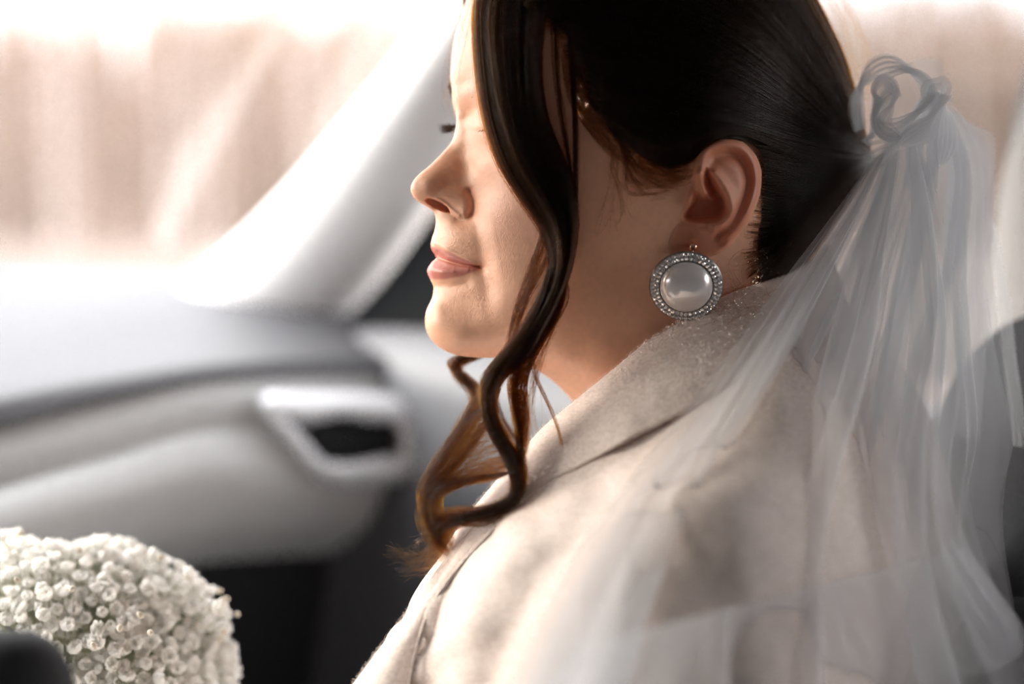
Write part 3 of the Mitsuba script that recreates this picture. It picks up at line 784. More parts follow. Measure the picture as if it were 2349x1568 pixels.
D2 = lock([[(1272, 620, 66), (1246, 730, 64), (1196, 815, 63), (1174, 870, 64), (1180, 940, 67), (1192, 1010, 72), (1190, 1080, 78), (1184, 1130, 79)], [(1296, 620, 67), (1274, 735, 65), (1222, 820, 65), (1206, 880, 66), (1212, 950, 69), (1206, 1020, 74), (1200, 1085, 79), (1194, 1135, 80)]], 340, 2.0, 36, 5.0, 0.7, 0.12, 0.07, 8, spread=1.6)
wisps = lock([[(1290, 640, 67), (1250, 760, 64), (1218, 830, 62), (1246, 910, 66), (1272, 970, 71), (1286, 1030, 76), (1279, 1070, 78)], [(1300, 640, 67), (1262, 760, 64), (1226, 832, 62), (1254, 912, 66), (1277, 972, 71), (1289, 1030, 76), (1281, 1070, 78)]], 26, 0.8, 26, 2.0, 0.5, 0.3, 0.06, 9)
wisp2 = lock([[(1266, 560, 60), (1240, 640, 58), (1200, 720, 55), (1170, 800, 53)], [(1244, 500, 58), (1222, 600, 56), (1185, 700, 53), (1160, 800, 51)]], 120, 0.8, 22, 4.0, 0.6, 0.3, 0.065, 10)
wisp3 = lock([[(1280, 680, 66), (1260, 760, 65), (1222, 850, 63), (1212, 930, 62), (1222, 1010, 62)], [(1302, 660, 67), (1282, 740, 66), (1240, 840, 64), (1228, 920, 63), (1236, 1000, 62)]], 40, 0.9, 22, 6.0, 0.8, 0.5, 0.055, 23)
add_lock('front_lock', curtain, thin1, thin2, D1, D2, wisps, wisp2, wisp3)
tag(H_ + '__front_lock', 'loose dark lock over the temple and cheek')
C1 = lock([[(1125, 870, 54), (1070, 945, 50), (1020, 1030, 48), (982, 1090, 47), (968, 1140, 47), (976, 1190, 48), (1002, 1240, 50), (1026, 1278, 51)],
           [(1140, 880, 57), (1092, 950, 53), (1045, 1035, 50), (1006, 1095, 48), (986, 1140, 48), (994, 1190, 49), (1016, 1240, 51), (1032, 1280, 52)],
           [(1150, 890, 60), (1120, 960, 58), (1078, 1035, 55), (1030, 1090, 52), (1006, 1140, 50), (1010, 1190, 50), (1028, 1235, 52), (1044, 1262, 53)]], 250, 3.5, 40, 8.0, 0.8, 0.3, 0.07, 12, spread=3.0)
C2 = lock([[(1122, 915, 62), (1078, 962, 57), (1032, 1015, 53), (992, 1080, 50), (970, 1138, 48), (978, 1195, 49), (1015, 1250, 51)],
           [(1160, 1045, 73), (1118, 1058, 66), (1066, 1078, 58), (1012, 1110, 53), (982, 1150, 50), (988, 1200, 50), (1020, 1255, 52)],
           [(1186, 1080, 78), (1132, 1092, 70), (1068, 1104, 62), (1014, 1124, 56), (990, 1156, 52), (996, 1203, 52), (1026, 1258, 54)]], 460, 3.5, 40, 8.0, 0.8, 0.3, 0.07, 13, spread=4.0)
C4 = lock([[(1190, 1120, 80), (1150, 1150, 76), (1090, 1166, 70), (1030, 1176, 62), (992, 1196, 56), (990, 1230, 54), (1018, 1268, 54)], [(1196, 1135, 81), (1160, 1168, 78), (1100, 1188, 72), (1040, 1200, 64), (1008, 1216, 58), (1006, 1240, 56), (1030, 1275, 55)]], 210, 2.5, 36, 8.0, 0.8, 0.4, 0.07, 24, spread=2.5)
tips = lock([[(1035, 1190, 54), (1015, 1240, 54), (975, 1275, 54), (925, 1292, 54), (884, 1288, 54)], [(1010, 1170, 52), (1000, 1235, 53), (960, 1270, 54), (905, 1262, 54), (878, 1250, 54)],
             [(1040, 1200, 56), (1030, 1260, 56), (1000, 1290, 56), (950, 1318, 55), (915, 1326, 55)]], 80, 1.0, 20, 9.0, 0.5, 0.55, 0.06, 14, taper=0.8, spread=1.5)
tips2 = lock([[(1012, 1180, 52), (985, 1220, 52), (950, 1240, 52), (930, 1240, 52)], [(1012, 1190, 52), (995, 1230, 52), (965, 1255, 52), (940, 1262, 52)]], 30, 1.0, 18, 7.0, 0.5, 0.55, 0.06, 15, taper=0.8, spread=1.5)
C3 = lock([[(1095, 780, -38), (1060, 815, -38), (1034, 832, -38), (1044, 858, -38), (1075, 885, -35), (1082, 935, -30), (1054, 995, -22), (1020, 1060, -14), (1000, 1110, -6)],
           [(1120, 790, -36), (1085, 822, -36), (1056, 838, -36), (1062, 855, -36), (1096, 885, -32), (1108, 935, -26), (1086, 1000, -16), (1050, 1065, -6), (1026, 1115, 2)]], 300, 3.0, 36, 6.0, 0.6, 0.3, 0.07, 16, spread=1.2)
add_lock('curled_ends', C1, C2, C4, tips, tips2, C3)
tag(H_ + '__curled_ends', 'curled ends of the loose lock on the chest')
# fine stray hairs: sideburn, forehead, back contour, nape
side = lock([[(1400, 300, 71), (1425, 370, 70.5), (1450, 430, 70), (1485, 452, 70), (1530, 452, 70)], [(1430, 330, 72), (1465, 392, 71.5), (1500, 420, 71), (1550, 425, 71), (1580, 440, 70)]], 110, 0.6, 16, 8.0, 1.2, 0.5, 0.05, 17)
side2 = lock([[(1390, 300, 70.5), (1400, 400, 69.5), (1385, 470, 67.5), (1360, 560, 63)], [(1420, 360, 71), (1440, 450, 69), (1462, 480, 68.5), (1480, 500, 68)]], 24, 0.6, 16, 6.0, 0.9, 0.5, 0.045, 18)
fly = lock([[(1850, -60, 36), (1900, 40, 26), (1935, 110, 16), (1952, 190, 16), (1960, 260, 16)], [(1900, -60, 30), (1960, 20, 20), (1985, 90, 12), (1985, 170, 12), (1966, 250, 12)]], 40, 6.0, 20, 8.0, 1.2, 0.5, 0.04, 19)
fly2 = lock([[(1180, -120, 30), (1062, 20, 10), (1030, 110, 0), (1015, 200, -6), (1038, 262, -6)], [(1160, -100, 36), (1085, 40, 26), (1070, 150, 20), (1060, 230, 16), (1075, 300, 14)]], 26, 4.0, 20, 9.0, 1.2, 0.5, 0.032, 20)
fly3 = lock([[(1960, 160, 20), (1990, 150, 10), (2020, 170, 8), (2035, 230, 6)], [(1975, 280, 20), (2000, 300, 14), (2030, 280, 10), (2050, 260, 8)]], 34, 6.0, 18, 12.0, 1.6, 0.5, 0.04, 22)
nap = lock([[(1705, 590, 57), (1740, 580, 55), (1770, 560, 52)], [(1720, 650, 46), (1750, 640, 44), (1780, 620, 42)]], 140, 0.6, 12, 6.0, 1.4, 0.7, 0.04, 21, (0, 0.4), spread=2.0)
skin_w = lambda x, y: base_w(x, y) + 0.6
side3 = lock([[(1425, 312, 0), (1482, 364, 0), (1540, 386, 0), (1588, 376, 0)], [(1440, 360, 0), (1492, 410, 0), (1548, 424, 0), (1590, 410, 0)]], 230, 0.5, 16, 6.0, 1.0, 0.6, 0.042, 25, (0, 0.4), wfun=skin_w, spread=2.0)
temple = lock([[(1306, 90, 0), (1345, 205, 0), (1402, 296, 0), (1450, 345, 0)], [(1286, 120, 0), (1318, 240, 0), (1378, 332, 0), (1432, 384, 0)]], 240, 0.5, 18, 6.0, 1.0, 0.6, 0.045, 26, (0, 0.5), wfun=skin_w, spread=2.0)
add_lock('stray_hairs', side3, temple, side, side2, fly, fly2, fly3, nap)
scene[H_ + '__stray_hairs']['bsdf'] = {'type': 'ref', 'id': 'mat_hair'}
# lashes and brows
S, R = [], []
er = np.random.default_rng(5)
for k in range(64):       # far eye, seen past the bridge of the nose
    x = er.uniform(1028, 1050); y = er.uniform(285, 301)
    L_ = er.uniform(14, 27)
    S.append(PW(np.array([x, x - L_ * 0.5, x - L_]), np.array([y, y + 3.5, y + er.uniform(-6, 3)]), 0.952)); R.append(np.array([2.0e-4, 1.5e-4, 5e-5]))
for k in range(26):       # near eye
    x = er.uniform(1098, 1150); y = 299 - 3 * math.sin((x - 1098) / 52 * 3.1)
    wv = float(head_w(np.array([x]), np.array([y]))[0])
    S.append(HW(np.array([x, x - 4, x - 8]), np.array([y, y + 4, y + 3]), np.array([wv, wv + 2.5, wv + 4.0]))); R.append(np.array([1.1e-4, 9e-5, 3e-5]))
put_strands(W_ + '__eyelash', S, R, 'mat_lash')
S, R = [], []
for k in range(120):
    x, y = er.uniform(1072, 1120), er.uniform(196, 222)
    wv = float(base_w(np.array([x]), np.array([y]))[0])
    S.append(HW(np.array([x, x + 5, x + 11]), np.array([y + 3, y, y - 1]), np.array([wv, wv + 1.0, wv + 0.8]))); R.append(np.array([6e-5, 6e-5, 2e-5]))
for k in range(60):       # far brow
    t = er.uniform(0, 1)
    x, y = 1029 + 9 * t + er.uniform(-1, 5), 194 + 30 * t
    S.append(PW(np.array([x, x + 2, x + 3]), np.array([y + 6, y, y - 6]), 0.946)); R.append(np.array([1.9e-4, 1.7e-4, 6e-5]))
put_strands(W_ + '__eyebrow', S, R, 'mat_lash')
tag(W_ + '__eyebrow', kind='stuff')
tag(W_ + '__eyelash', 'dark eyelashes', kind='stuff')
tag(H_ + '__stray_hairs', 'fine loose hairs at temple, nape and crown', kind='stuff')
#@end

#@coat
# ------------------------------------------------------------------ coat
scene['mat_wool'] = {'type': 'twosided', 'b': {'type': 'bumpmap', 'scale': 0.0005, 'tex': proc(lambda p, n, uv: fbm(p.x * 1700, p.y * 1700, p.z * 1700, 2), 2e-4),
                     'b': {'type': 'principled', 'base_color': proc(lambda p, n, uv: mix((0.58, 0.485, 0.425), (0.77, 0.67, 0.615), smoothstep(0.15, 0.75, fbm(p.x * 900, p.y * 900, p.z * 900, 3)))), 'roughness': 0.95, 'sheen': 0.4, 'specular': 0.2}}}
scene['mat_dress'] = pr((0.86, 0.84, 0.81), 0.7)
scene['mat_wool_fibre'] = pr((0.80, 0.71, 0.64), 0.9, specular=0.2)
CO = W_ + '__coat'
tag(CO, 'cream wool coat with a turned-up collar')
cu_ = [(1900, 560, 0.975), (1840, 610, 0.948), (1770, 640, 0.918), (1700, 662, 0.902), (1640, 688, 0.893), (1560, 735, 0.887), (1480, 786, 0.884), (1400, 852, 0.884), (1326, 912, 0.886), (1240, 985, 0.888), (1185, 1048, 0.888), (1115, 1130, 0.887), (1050, 1212, 0.884), (998, 1302, 0.880), (938, 1398, 0.875), (868, 1490, 0.870), (800, 1582, 0.866), (700, 1720, 0.86)]
cl_ = [(1960, 740, 0.93), (1890, 790, 0.89), (1810, 830, 0.864), (1740, 855, 0.852), (1660, 888, 0.845), (1580, 938, 0.840), (1515, 972, 0.838), (1450, 1003, 0.838), (1370, 1047, 0.842), (1300, 1084, 0.846), (1232, 1124, 0.848), (1168, 1186, 0.850), (1092, 1262, 0.852), (1036, 1326, 0.853), (992, 1392, 0.851), (962, 1470, 0.848), (942, 1560, 0.846), (920, 1720, 0.84)]
U_, L_ = curve(cu_, 110, 1), curve(cl_, 110, 1)
t = np.linspace(0, 1, 22)
lift_c = sstep(1180, 1480, L_[:, 0])      # the collar stands off the shoulder only towards the back
bulge = 0.010 * np.sin(np.pi * t[:, None] ** 0.8) + (0.001 + 0.004 * lift_c[None]) * t[:, None] ** 1.5
rows_ = []
back_roll = np.stack([U_[:, 0] - 6, U_[:, 1] + 10, U_[:, 2] + 0.008], -1)
under = np.stack([L_[:, 0] - 2, L_[:, 1] - 4, L_[:, 2] - 0.002], -1)
body_rows = [(1 - a) * U_ + a * L_ - np.array([0, 0, 1.0]) * b[:, None] for a, b in zip(t, bulge)]
G = np.stack([np.stack([U_[:, 0] - 20, U_[:, 1] + 60, U_[:, 2] + 0.014], -1), back_roll, np.stack([U_[:, 0] - 2, U_[:, 1] + 1.5, U_[:, 2] + 0.003], -1)] + body_rows
             + [np.stack([L_[:, 0] + 2, L_[:, 1] + 1, L_[:, 2] - 0.003 * lift_c], -1), under, np.stack([L_[:, 0] - 20, L_[:, 1] - 40, L_[:, 2] + 0.010], -1)])
wob = meshkit.fbm(np.stack([G[..., 0] / 90, G[..., 1] / 90, 0 * G[..., 0]], -1), 3, 9) - 0.5
G[..., 2] += 0.004 * wob
put(CO + '__collar', sheet(PW(G[..., 0], G[..., 1], G[..., 2])), 'mat_wool', smooth=True)
collar_grid = G
rowsb = [[(905, 1462, 0.895), (935, 1415, 0.880), (990, 1330, 0.888), (1100, 1205, 0.884), (1220, 1100, 0.880), (1400, 1000, 0.870), (1560, 915, 0.862), (1700, 830, 0.868), (1850, 770, 0.90), (1990, 760, 0.96)],
         [(895, 1485, 0.895), (930, 1445, 0.880), (1012, 1345, 0.866), (1100, 1240, 0.862), (1225, 1115, 0.858), (1400, 1022, 0.850), (1560, 938, 0.848), (1720, 855, 0.858), (1880, 800, 0.892), (2020, 800, 0.955)],
         [(885, 1510, 0.895), (925, 1475, 0.880), (1000, 1400, 0.853), (1090, 1295, 0.848), (1210, 1190, 0.843), (1400, 1085, 0.832), (1590, 1005, 0.825), (1780, 950, 0.822), (1950, 930, 0.87), (2110, 950, 0.95)],
         [(865, 1550, 0.893), (905, 1530, 0.876), (985, 1470, 0.853), (1075, 1385, 0.838), (1205, 1300, 0.808), (1420, 1215, 0.768), (1640, 1165, 0.756), (1860, 1150, 0.786), (2050, 1180, 0.85), (2210, 1230, 0.95)],
         [(838, 1610, 0.892), (890, 1600, 0.874), (965, 1560, 0.850), (1065, 1485, 0.826), (1200, 1435, 0.788), (1430, 1370, 0.748), (1680, 1340, 0.738), (1920, 1350, 0.772), (2120, 1410, 0.84), (2290, 1480, 0.95)],
         [(800, 1780, 0.892), (870, 1780, 0.874), (960, 1760, 0.86), (1060, 1720, 0.82), (1200, 1690, 0.785), (1440, 1650, 0.745), (1700, 1640, 0.735), (1950, 1680, 0.77), (2150, 1740, 0.84), (2330, 1790, 0.95)],
         [(800, 2500, 0.90), (900, 2500, 0.88), (960, 2500, 0.86), (1060, 2500, 0.82), (1200, 2500, 0.785), (1440, 2500, 0.745), (1700, 2500, 0.735), (1950, 2500, 0.77), (2150, 2500, 0.84), (2330, 2500, 0.95)]]
G = loft(rowsb, 110, 130)
q2 = G[..., :2].reshape(-1, 2)
sh = G.shape[:2]
dent = 0.007 * gauss(polyline_dist(q2, [(1135, 1238), (1110, 1268), (1080, 1306), (1050, 1345)]), 24) - 0.010 * gauss(polyline_dist(q2, [(1190, 1250), (1150, 1300), (1110, 1350), (1085, 1420)]), 36)
dent = dent + 0.003 * gauss(polyline_dist(q2, [(1030, 1390), (1012, 1450), (1000, 1520), (990, 1600)]), 26) - 0.005 * gauss(polyline_dist(q2, [(1000, 1370), (975, 1450), (960, 1540)]), 14)
dent = dent + 0.012 * gauss(polyline_dist(q2, [(1390, 1160), (1310, 1290), (1210, 1420), (1150, 1560)]), 40)
wob = meshkit.fbm(np.stack([G[..., 0] / 160, G[..., 1] / 160, 0 * G[..., 0]], -1), 3, 4) - 0.5
G[..., 2] += dent.reshape(sh) + 0.006 * wob
put(CO + '__body', slab(PW(G[..., 0], G[..., 1], G[..., 2]), 0.004, -1), 'mat_wool', smooth=True)
# inner front edge below the lapel
rl = [[(968, 1448, 0.853), (930, 1492, 0.856), (890, 1535, 0.858), (850, 1580, 0.860), (800, 1660, 0.86)],
      [(975, 1465, 0.846), (946, 1500, 0.848), (912, 1540, 0.850), (884, 1580, 0.852), (840, 1680, 0.852)],
      [(985, 1500, 0.852), (962, 1540, 0.855), (930, 1590, 0.858), (900, 1640, 0.86), (870, 1720, 0.86)]]
G = loft(rl, 16, 40)
put(CO + '__front_edge', slab(PW(G[..., 0], G[..., 1], G[..., 2]), 0.003, -1), 'mat_wool', smooth=True)
# unseen white lap cloth below the frame, added to bounce light upward
gu, gv = np.meshgrid(np.linspace(0, 1, 40), np.linspace(0, 1, 40), indexing='ij')
lx, ly = -250 + 1500 * gu, 0.74 + 0.42 * gv
lz = 1960 + 120 * np.sin(3 * gu + 1) - 260 * np.sin(np.pi * gv) + 40 * np.sin(14 * gu + 6 * gv) + 25 * np.sin(23 * gv)
put(W_ + '__bounce_dress', sheet(PW(lx, lz, ly)), 'mat_dress', smooth=True)  # added reflector for the underside of chin and neck
tag(W_ + '__bounce_dress', 'unseen white lap cloth added to bounce light under the chin')
# fuzz: short curled fibres standing off the collar edge and face
wr = np.random.default_rng(31)
S, R = [], []
nU, nV = collar_grid.shape[:2]
CG = PW(collar_grid[..., 0], collar_grid[..., 1], collar_grid[..., 2])
CN = normals_of(CG)
if (CN[10, 40] @ FWD) > 0:
    CN = -CN
for k in range(5200):
    edge = k < 1800
    i = int(wr.integers(2, 5)) if edge else int(wr.integers(3, nU - 3))
    j = int(wr.integers(20, 104)) if edge else int(wr.integers(12, 104))
    p0 = CG[i, j] + (CG[i, j + 1] - CG[i, j]) * wr.uniform(0, 1) + (CG[min(i + 1, nU - 1), j] - CG[i, j]) * wr.uniform(0, 1)
    nn = CN[i, j] + wr.normal(0, 0.5, 3)
    if edge:
        nn = nn + np.array([-0.8, 0, 0.7])
    nn /= np.linalg.norm(nn)
    ln = wr.uniform(0.0006, 0.0016) * (1.25 if edge else 0.8)
    side_ = np.cross(nn, wr.normal(0, 1, 3)); side_ /= np.linalg.norm(side_)
    tt = np.linspace(0, 1, 6)[:, None]
    S.append(p0 + nn * ln * tt + side_ * ln * 0.5 * np.sin(tt * wr.uniform(2, 5)))
    R.append(np.full(6, wr.uniform(1.4e-5, 2.6e-5)))
put_strands(CO + '__fuzz', S, R, 'mat_wool_fibre')
flat = collar_grid[4:-4].reshape(-1, 3)
kd = cKDTree(flat[:, :2])
S, R = [], []
for k in range(70):       # loose hairs fallen on the collar at the nape
    x, y = wr.uniform(1650, 1790), wr.uniform(650, 740)
    az, kap, ln = wr.uniform(2.4, 4.2), wr.normal(0, 1.6), wr.uniform(40, 120)
    tt = np.linspace(0, 1, 14)
    hx = x + np.cumsum(np.cos(az + kap * tt)) * ln / 14; hy = y - np.cumsum(np.sin(az + kap * tt)) * ln / 14
    dpt = flat[kd.query(np.stack([hx, hy], -1))[1], 2]
    S.append(PW(hx, hy, np.convolve(np.pad(dpt, 2, mode='edge'), np.ones(5) / 5, 'valid') - 0.0015)); R.append(np.full(14, 3.6e-5))
put_strands(W_ + '__fallen_hairs', S, R, 'mat_hair')
tag(W_ + '__fallen_hairs', 'loose dark hairs lying on the collar', kind='stuff')
tag(CO + '__fuzz', 'fine wool fuzz on the collar', kind='stuff')
#@end

#@earring
# ------------------------------------------------------------------ earring
scene['mat_pearl'] = {'type': 'principled', 'base_color': rgb(0.86, 0.81, 0.78), 'roughness': 0.2, 'specular': 0.9, 'metallic': 0.4, 'clearcoat': 1.0, 'clearcoat_gloss': 0.97, 'sheen': 0.2}
scene['mat_setting'] = {'type': 'twosided', 'b': {'type': 'principled', 'base_color': rgb(0.30, 0.28, 0.26), 'roughness': 0.3, 'metallic': 0.9}}
scene['mat_stone'] = {'type': 'principled', 'base_color': rgb(0.92, 0.91, 0.90), 'roughness': 0.08, 'metallic': 0.95, 'specular': 0.9}
scene['mat_rose_gold'] = {'type': 'principled', 'base_color': rgb(0.85, 0.50, 0.34), 'roughness': 0.18, 'metallic': 1.0}
EA = 'earring'
tag(EA, 'large round pearl earring with a double rhinestone rim hanging from a gold stud', 'earring')
lobe = HW(1590.0, 560.0, float(head_w(np.array([1590.0]), np.array([560.0]))[0]))
d_lobe = float((lobe - EYE) @ FWD)
ec = PW(1574, 656, d_lobe - 0.004)
nrm = cam2world(np.array([-0.06, -0.915, -0.37])) - EYE
nrm /= np.linalg.norm(nrm)
ex = np.cross([0, 0, 1.0], nrm); ex /= np.linalg.norm(ex)
ex = -ex if ex[0] < 0 else ex
ey = np.cross(nrm, ex)
if ey[2] < 0:
    ey = -ey
mm = d_lobe / F * 1e0   # metres per pixel at the earring


def er_pt(r_, a, h):
    """radius and height in pixels of the photograph, at the earring's distance"""
    r_, a, h = np.broadcast_arrays(r_, a, h)
    return ec + (r_ * np.cos(a))[..., None] * mm * ex + (r_ * np.sin(a))[..., None] * mm * ey + h[..., None] * mm * nrm


def lathe_er(prof, n):
    prof = np.asarray(prof, float)
    a = np.arange(n) * 2 * np.pi / n
    G = er_pt(prof[None, :, 0], a[:, None], prof[None, :, 1])
    return G.reshape(-1, 3), grid_faces(n, len(prof), True)


put(EA + '__setting', lathe_er([(0.01, -9), (72, -9), (82, -6), (84.5, -1), (82, 3), (72, 3), (62.5, 3.5), (61.5, 4.5), (60.5, 2), (40, 0), (0.01, 0)], 96), 'mat_setting', smooth=40)
ph = np.linspace(0, np.pi / 2, 26)
put(EA + '__pearl', lathe_er(np.c_[60.5 * np.cos(ph) + 0.01, 1 + 38 * np.sin(ph)], 80), 'mat_pearl', smooth=True)
tag(EA + '__pearl', 'glossy white half pearl')


def gem(r_):
    a = np.arange(8) * np.pi / 4
    top_, girdle, base_ = [np.stack([q * r_ * np.cos(a + o_), q * r_ * np.sin(a + o_), 0 * a + h], -1) for q, h, o_ in ((0.5, 0.55 * r_, 0), (1.0, 0.05 * r_, math.pi / 8), (0.85, -0.5 * r_, 0))]
    v = np.vstack([top_, girdle, base_, [[0, 0, 0.55 * r_]]])
    f = []
    for k in range(8):
        k2 = (k + 1) % 8
        f += [[24, k, k2], [k, 8 + k, k2], [k2, 8 + k, 8 + k2], [8 + k, 16 + k2, 8 + k2], [8 + k, 16 + k, 16 + k2]]
    return trimesh.Trimesh(v, f, process=False)


gm = gem(4.9 * mm)
gem_ply = mikit.ply(gm, 'mat_stone', smooth=False)
idx = 0
for rr, cnt, h in ((77.5, 48, 4.6), (67.6, 42, 5.2)):
    for k in range(cnt):
        a = 2 * np.pi * (k + 0.5 * (rr < 70)) / cnt
        c = er_pt(rr, a, h)
        tilt = 0.3 * (rr - 69) / 10
        zz = nrm + (er_pt(1.0, a, 0.0) - ec) / mm * tilt + wr.normal(0, 0.13, 3) if False else nrm + (np.cos(a) * ex + np.sin(a) * ey) * tilt + rng.normal(0, 0.10, 3)
        zz /= np.linalg.norm(zz)
        xx = np.cross(zz, rng.normal(0, 1, 3)); xx /= np.linalg.norm(xx)
        M = np.eye(4); M[:3, 0], M[:3, 1], M[:3, 2], M[:3, 3] = xx, np.cross(zz, xx), zz, c
        key = EA + '__rhinestone' + ('' if idx == 0 else f'_{idx:03d}')
        scene[key] = {**gem_ply, 'to_world': mi.ScalarTransform4f(M.tolist())}
        idx += 1
sph = trimesh.creation.icosphere(3, 10.5 * mm)
sph.apply_translation(PW(1589.5, 565.5, d_lobe - 0.0020))
put(EA + '__stud', sph, 'mat_rose_gold', smooth=True)
tag(EA + '__stud', 'rose gold ball stud')
put(EA + '__link', swept(np.linspace(PW(1589, 572, d_lobe - 0.002), PW(1586, 592, d_lobe - 0.003), 5), 2.6 * mm, 8), 'mat_rose_gold')
#@end

#@veil
# ------------------------------------------------------------------ veil
def tulle(op):
    return {'type': 'mask', 'opacity': op, 'b': {'type': 'principledthin', 'base_color': rgb(0.84, 0.845, 0.86), 'roughness': 0.7, 'diff_trans': 0.55, 'spec_trans': 0.0}}


scene['mat_tulle'] = tulle(0.27)
scene['mat_tulle_dense'] = tulle(0.36)
VE = 'bridal_veil'
tag(VE, 'sheer white tulle veil gathered at the back of the head and falling over the shoulder', 'veil')


def veil_layer(left, right, seed, folds, amp, spread=1.0, nu=260, nv=90, pinch=0.25):
    """A sheet hung between two edge curves (px, py, depth): soft pleats fan out from the gathered top and double back on themselves."""
    r = np.random.default_rng(seed)
    Lc, Rc = curve(left, nv, 1), curve(right, nv, 1)
    u, v = np.meshgrid(np.linspace(0, 1, nu), np.linspace(0, 1, nv), indexing='ij')
    uu, dd = u.copy(), np.zeros_like(u)
    edge_ = np.minimum(1, 6 * u * (1 - u))
    for k in range(folds):
        f, ph, dr_ = r.uniform(2, 7), r.uniform(0, 6.28), r.normal(0, 0.9)
        a_ = r.uniform(0.4, 1.0) / f
        uu = uu + spread * 0.20 * a_ * np.sin(6.28 * f * u + ph + dr_ * v) * edge_
        dd = dd + amp * a_ * 2.2 * np.cos(6.28 * f * u + ph + 0.9 + dr_ * v)
    for k in range(folds * 2):     # fine gathers, strongest near the knot, that fold over themselves
        f, ph, dr_ = r.uniform(9, 30), r.uniform(0, 6.28), r.normal(0, 1.6)
        fade = np.exp(-0.5 * ((v - r.uniform(0.0, 0.3)) / r.uniform(0.12, 0.3)) ** 2)
        a_ = r.uniform(0.5, 1.2) / f * fade
        uu = uu + spread * 0.17 * a_ * np.sin(6.28 * f * u + ph + dr_ * v) * edge_
        dd = dd + amp * a_ * 1.5 * np.cos(6.28 * f * u + ph + 0.9 + dr_ * v)
    G = (1 - uu)[..., None] * Lc[None] + uu[..., None] * Rc[None]
    G[..., 2] += dd * (pinch + (1 - pinch) * np.minimum(1, v * 1.6)) * np.minimum(1, 5 * np.minimum(u, 1 - u) + 0.3)
    G[..., 0] += 5 * (meshkit.noise(np.stack([u * 6, v * 5, 0 * u + seed], -1)) - 0.5)
    return PW(G[..., 0], G[..., 1], G[..., 2])


layers = [
    ('_003', [(2012, 356, 0.932), (1890, 540, 0.908), (1775, 705, 0.868), (1668, 850, 0.84), (1560, 1000, 0.805), (1440, 1160, 0.765), (1320, 1340, 0.735), (1220, 1520, 0.712), (1120, 1800, 0.70)],
     [(2180, 240, 0.95), (2268, 370, 0.955), (2275, 560, 0.945), (2290, 760, 0.935), (2325, 990, 0.925), (2290, 1180, 0.885), (2320, 1380, 0.865), (2370, 1560, 0.86), (2450, 1800, 0.86)], 12, 2, 0.012, 0.35, 'mat_tulle'),
    ('', [(2006, 362, 0.925), (1905, 498, 0.905), (1795, 640, 0.872), (1692, 780, 0.845), (1600, 905, 0.815), (1480, 1052, 0.775), (1350, 1222, 0.735), (1240, 1400, 0.705), (1145, 1600, 0.68), (1040, 1800, 0.67)],
     [(2110, 330, 0.925), (2175, 560, 0.905), (2215, 800, 0.875), (2215, 1000, 0.85), (2235, 1200, 0.83), (2300, 1380, 0.82), (2400, 1560, 0.82), (2520, 1780, 0.82)], 3, 7, 0.020, 1.3, 'mat_tulle'),
    ('_001', [(2010, 350, 0.93), (1880, 560, 0.905), (1760, 760, 0.86), (1640, 930, 0.825), (1520, 1090, 0.785), (1400, 1290, 0.745), (1300, 1500, 0.72), (1200, 1800, 0.70)],
     [(2200, 250, 0.945), (2262, 420, 0.94), (2262, 600, 0.93), (2285, 800, 0.92), (2318, 1000, 0.91), (2300, 1180, 0.88), (2330, 1400, 0.87), (2390, 1700, 0.86)], 5, 8, 0.024, 1.5, 'mat_tulle'),
    ('_002', [(2030, 330, 0.94), (1960, 600, 0.93), (1900, 800, 0.88), (1800, 980, 0.825), (1700, 1150, 0.785), (1600, 1400, 0.755), (1500, 1750, 0.74)],
     [(2130, 200, 0.95), (2215, 280, 0.955), (2282, 320, 0.96), (2280, 520, 0.95), (2235, 700, 0.93), (2205, 900, 0.90), (2180, 1100, 0.87), (2240, 1300, 0.86), (2350, 1600, 0.85)], 8, 7, 0.022, 1.6, 'mat_tulle'),
]
for nm, l, r_, sd, fo, am, sp, mt in layers:
    put(VE + '__layer' + nm, sheet(veil_layer(l, r_, sd, fo, am, sp)), mt, smooth=True)
# narrow hanging folds at the outer edge
for i, (l, r_) in enumerate((([(2180, 300, 0.955), (2232, 480, 0.955), (2225, 640, 0.955), (2200, 800, 0.95), (2190, 1000, 0.94)], [(2285, 330, 0.955), (2278, 500, 0.955), (2280, 640, 0.955), (2262, 820, 0.95), (2250, 1010, 0.94)]),
                             ([(2262, 480, 0.965), (2278, 620, 0.965), (2292, 760, 0.965), (2310, 900, 0.96), (2322, 1020, 0.96)], [(2284, 520, 0.965), (2312, 640, 0.965), (2330, 780, 0.965), (2345, 920, 0.96), (2356, 1030, 0.96)]))):
    put(VE + '__hanging_fold' + ('' if i == 0 else f'_{i:03d}'), sheet(veil_layer(l, r_, 40 + i, 3, 0.006, 0.8, 40, 60)), 'mat_tulle', smooth=True)
# lower layer lying over the sleeve, its hem turned
put(VE + '__lower_layer', sheet(veil_layer([(1330, 1480, 0.675), (1260, 1560, 0.67), (1180, 1680, 0.665), (1100, 1800, 0.66)], [(2215, 1255, 0.80), (2290, 1360, 0.81), (2352, 1455, 0.82), (2345, 1490, 0.822), (2290, 1535, 0.825)], 17, 4, 0.010, 0.6, 120, 60)), 'mat_tulle_dense', smooth=True)
put(VE + '__hem_corner', sheet(veil_layer([(2130, 1290, 0.845), (2180, 1400, 0.845), (2230, 1480, 0.845), (2285, 1545, 0.845)], [(2200, 1215, 0.85), (2275, 1330, 0.85), (2335, 1420, 0.85), (2352, 1478, 0.85)], 19, 4, 0.008, 0.9, 60, 60)), 'mat_tulle_dense', smooth=True)
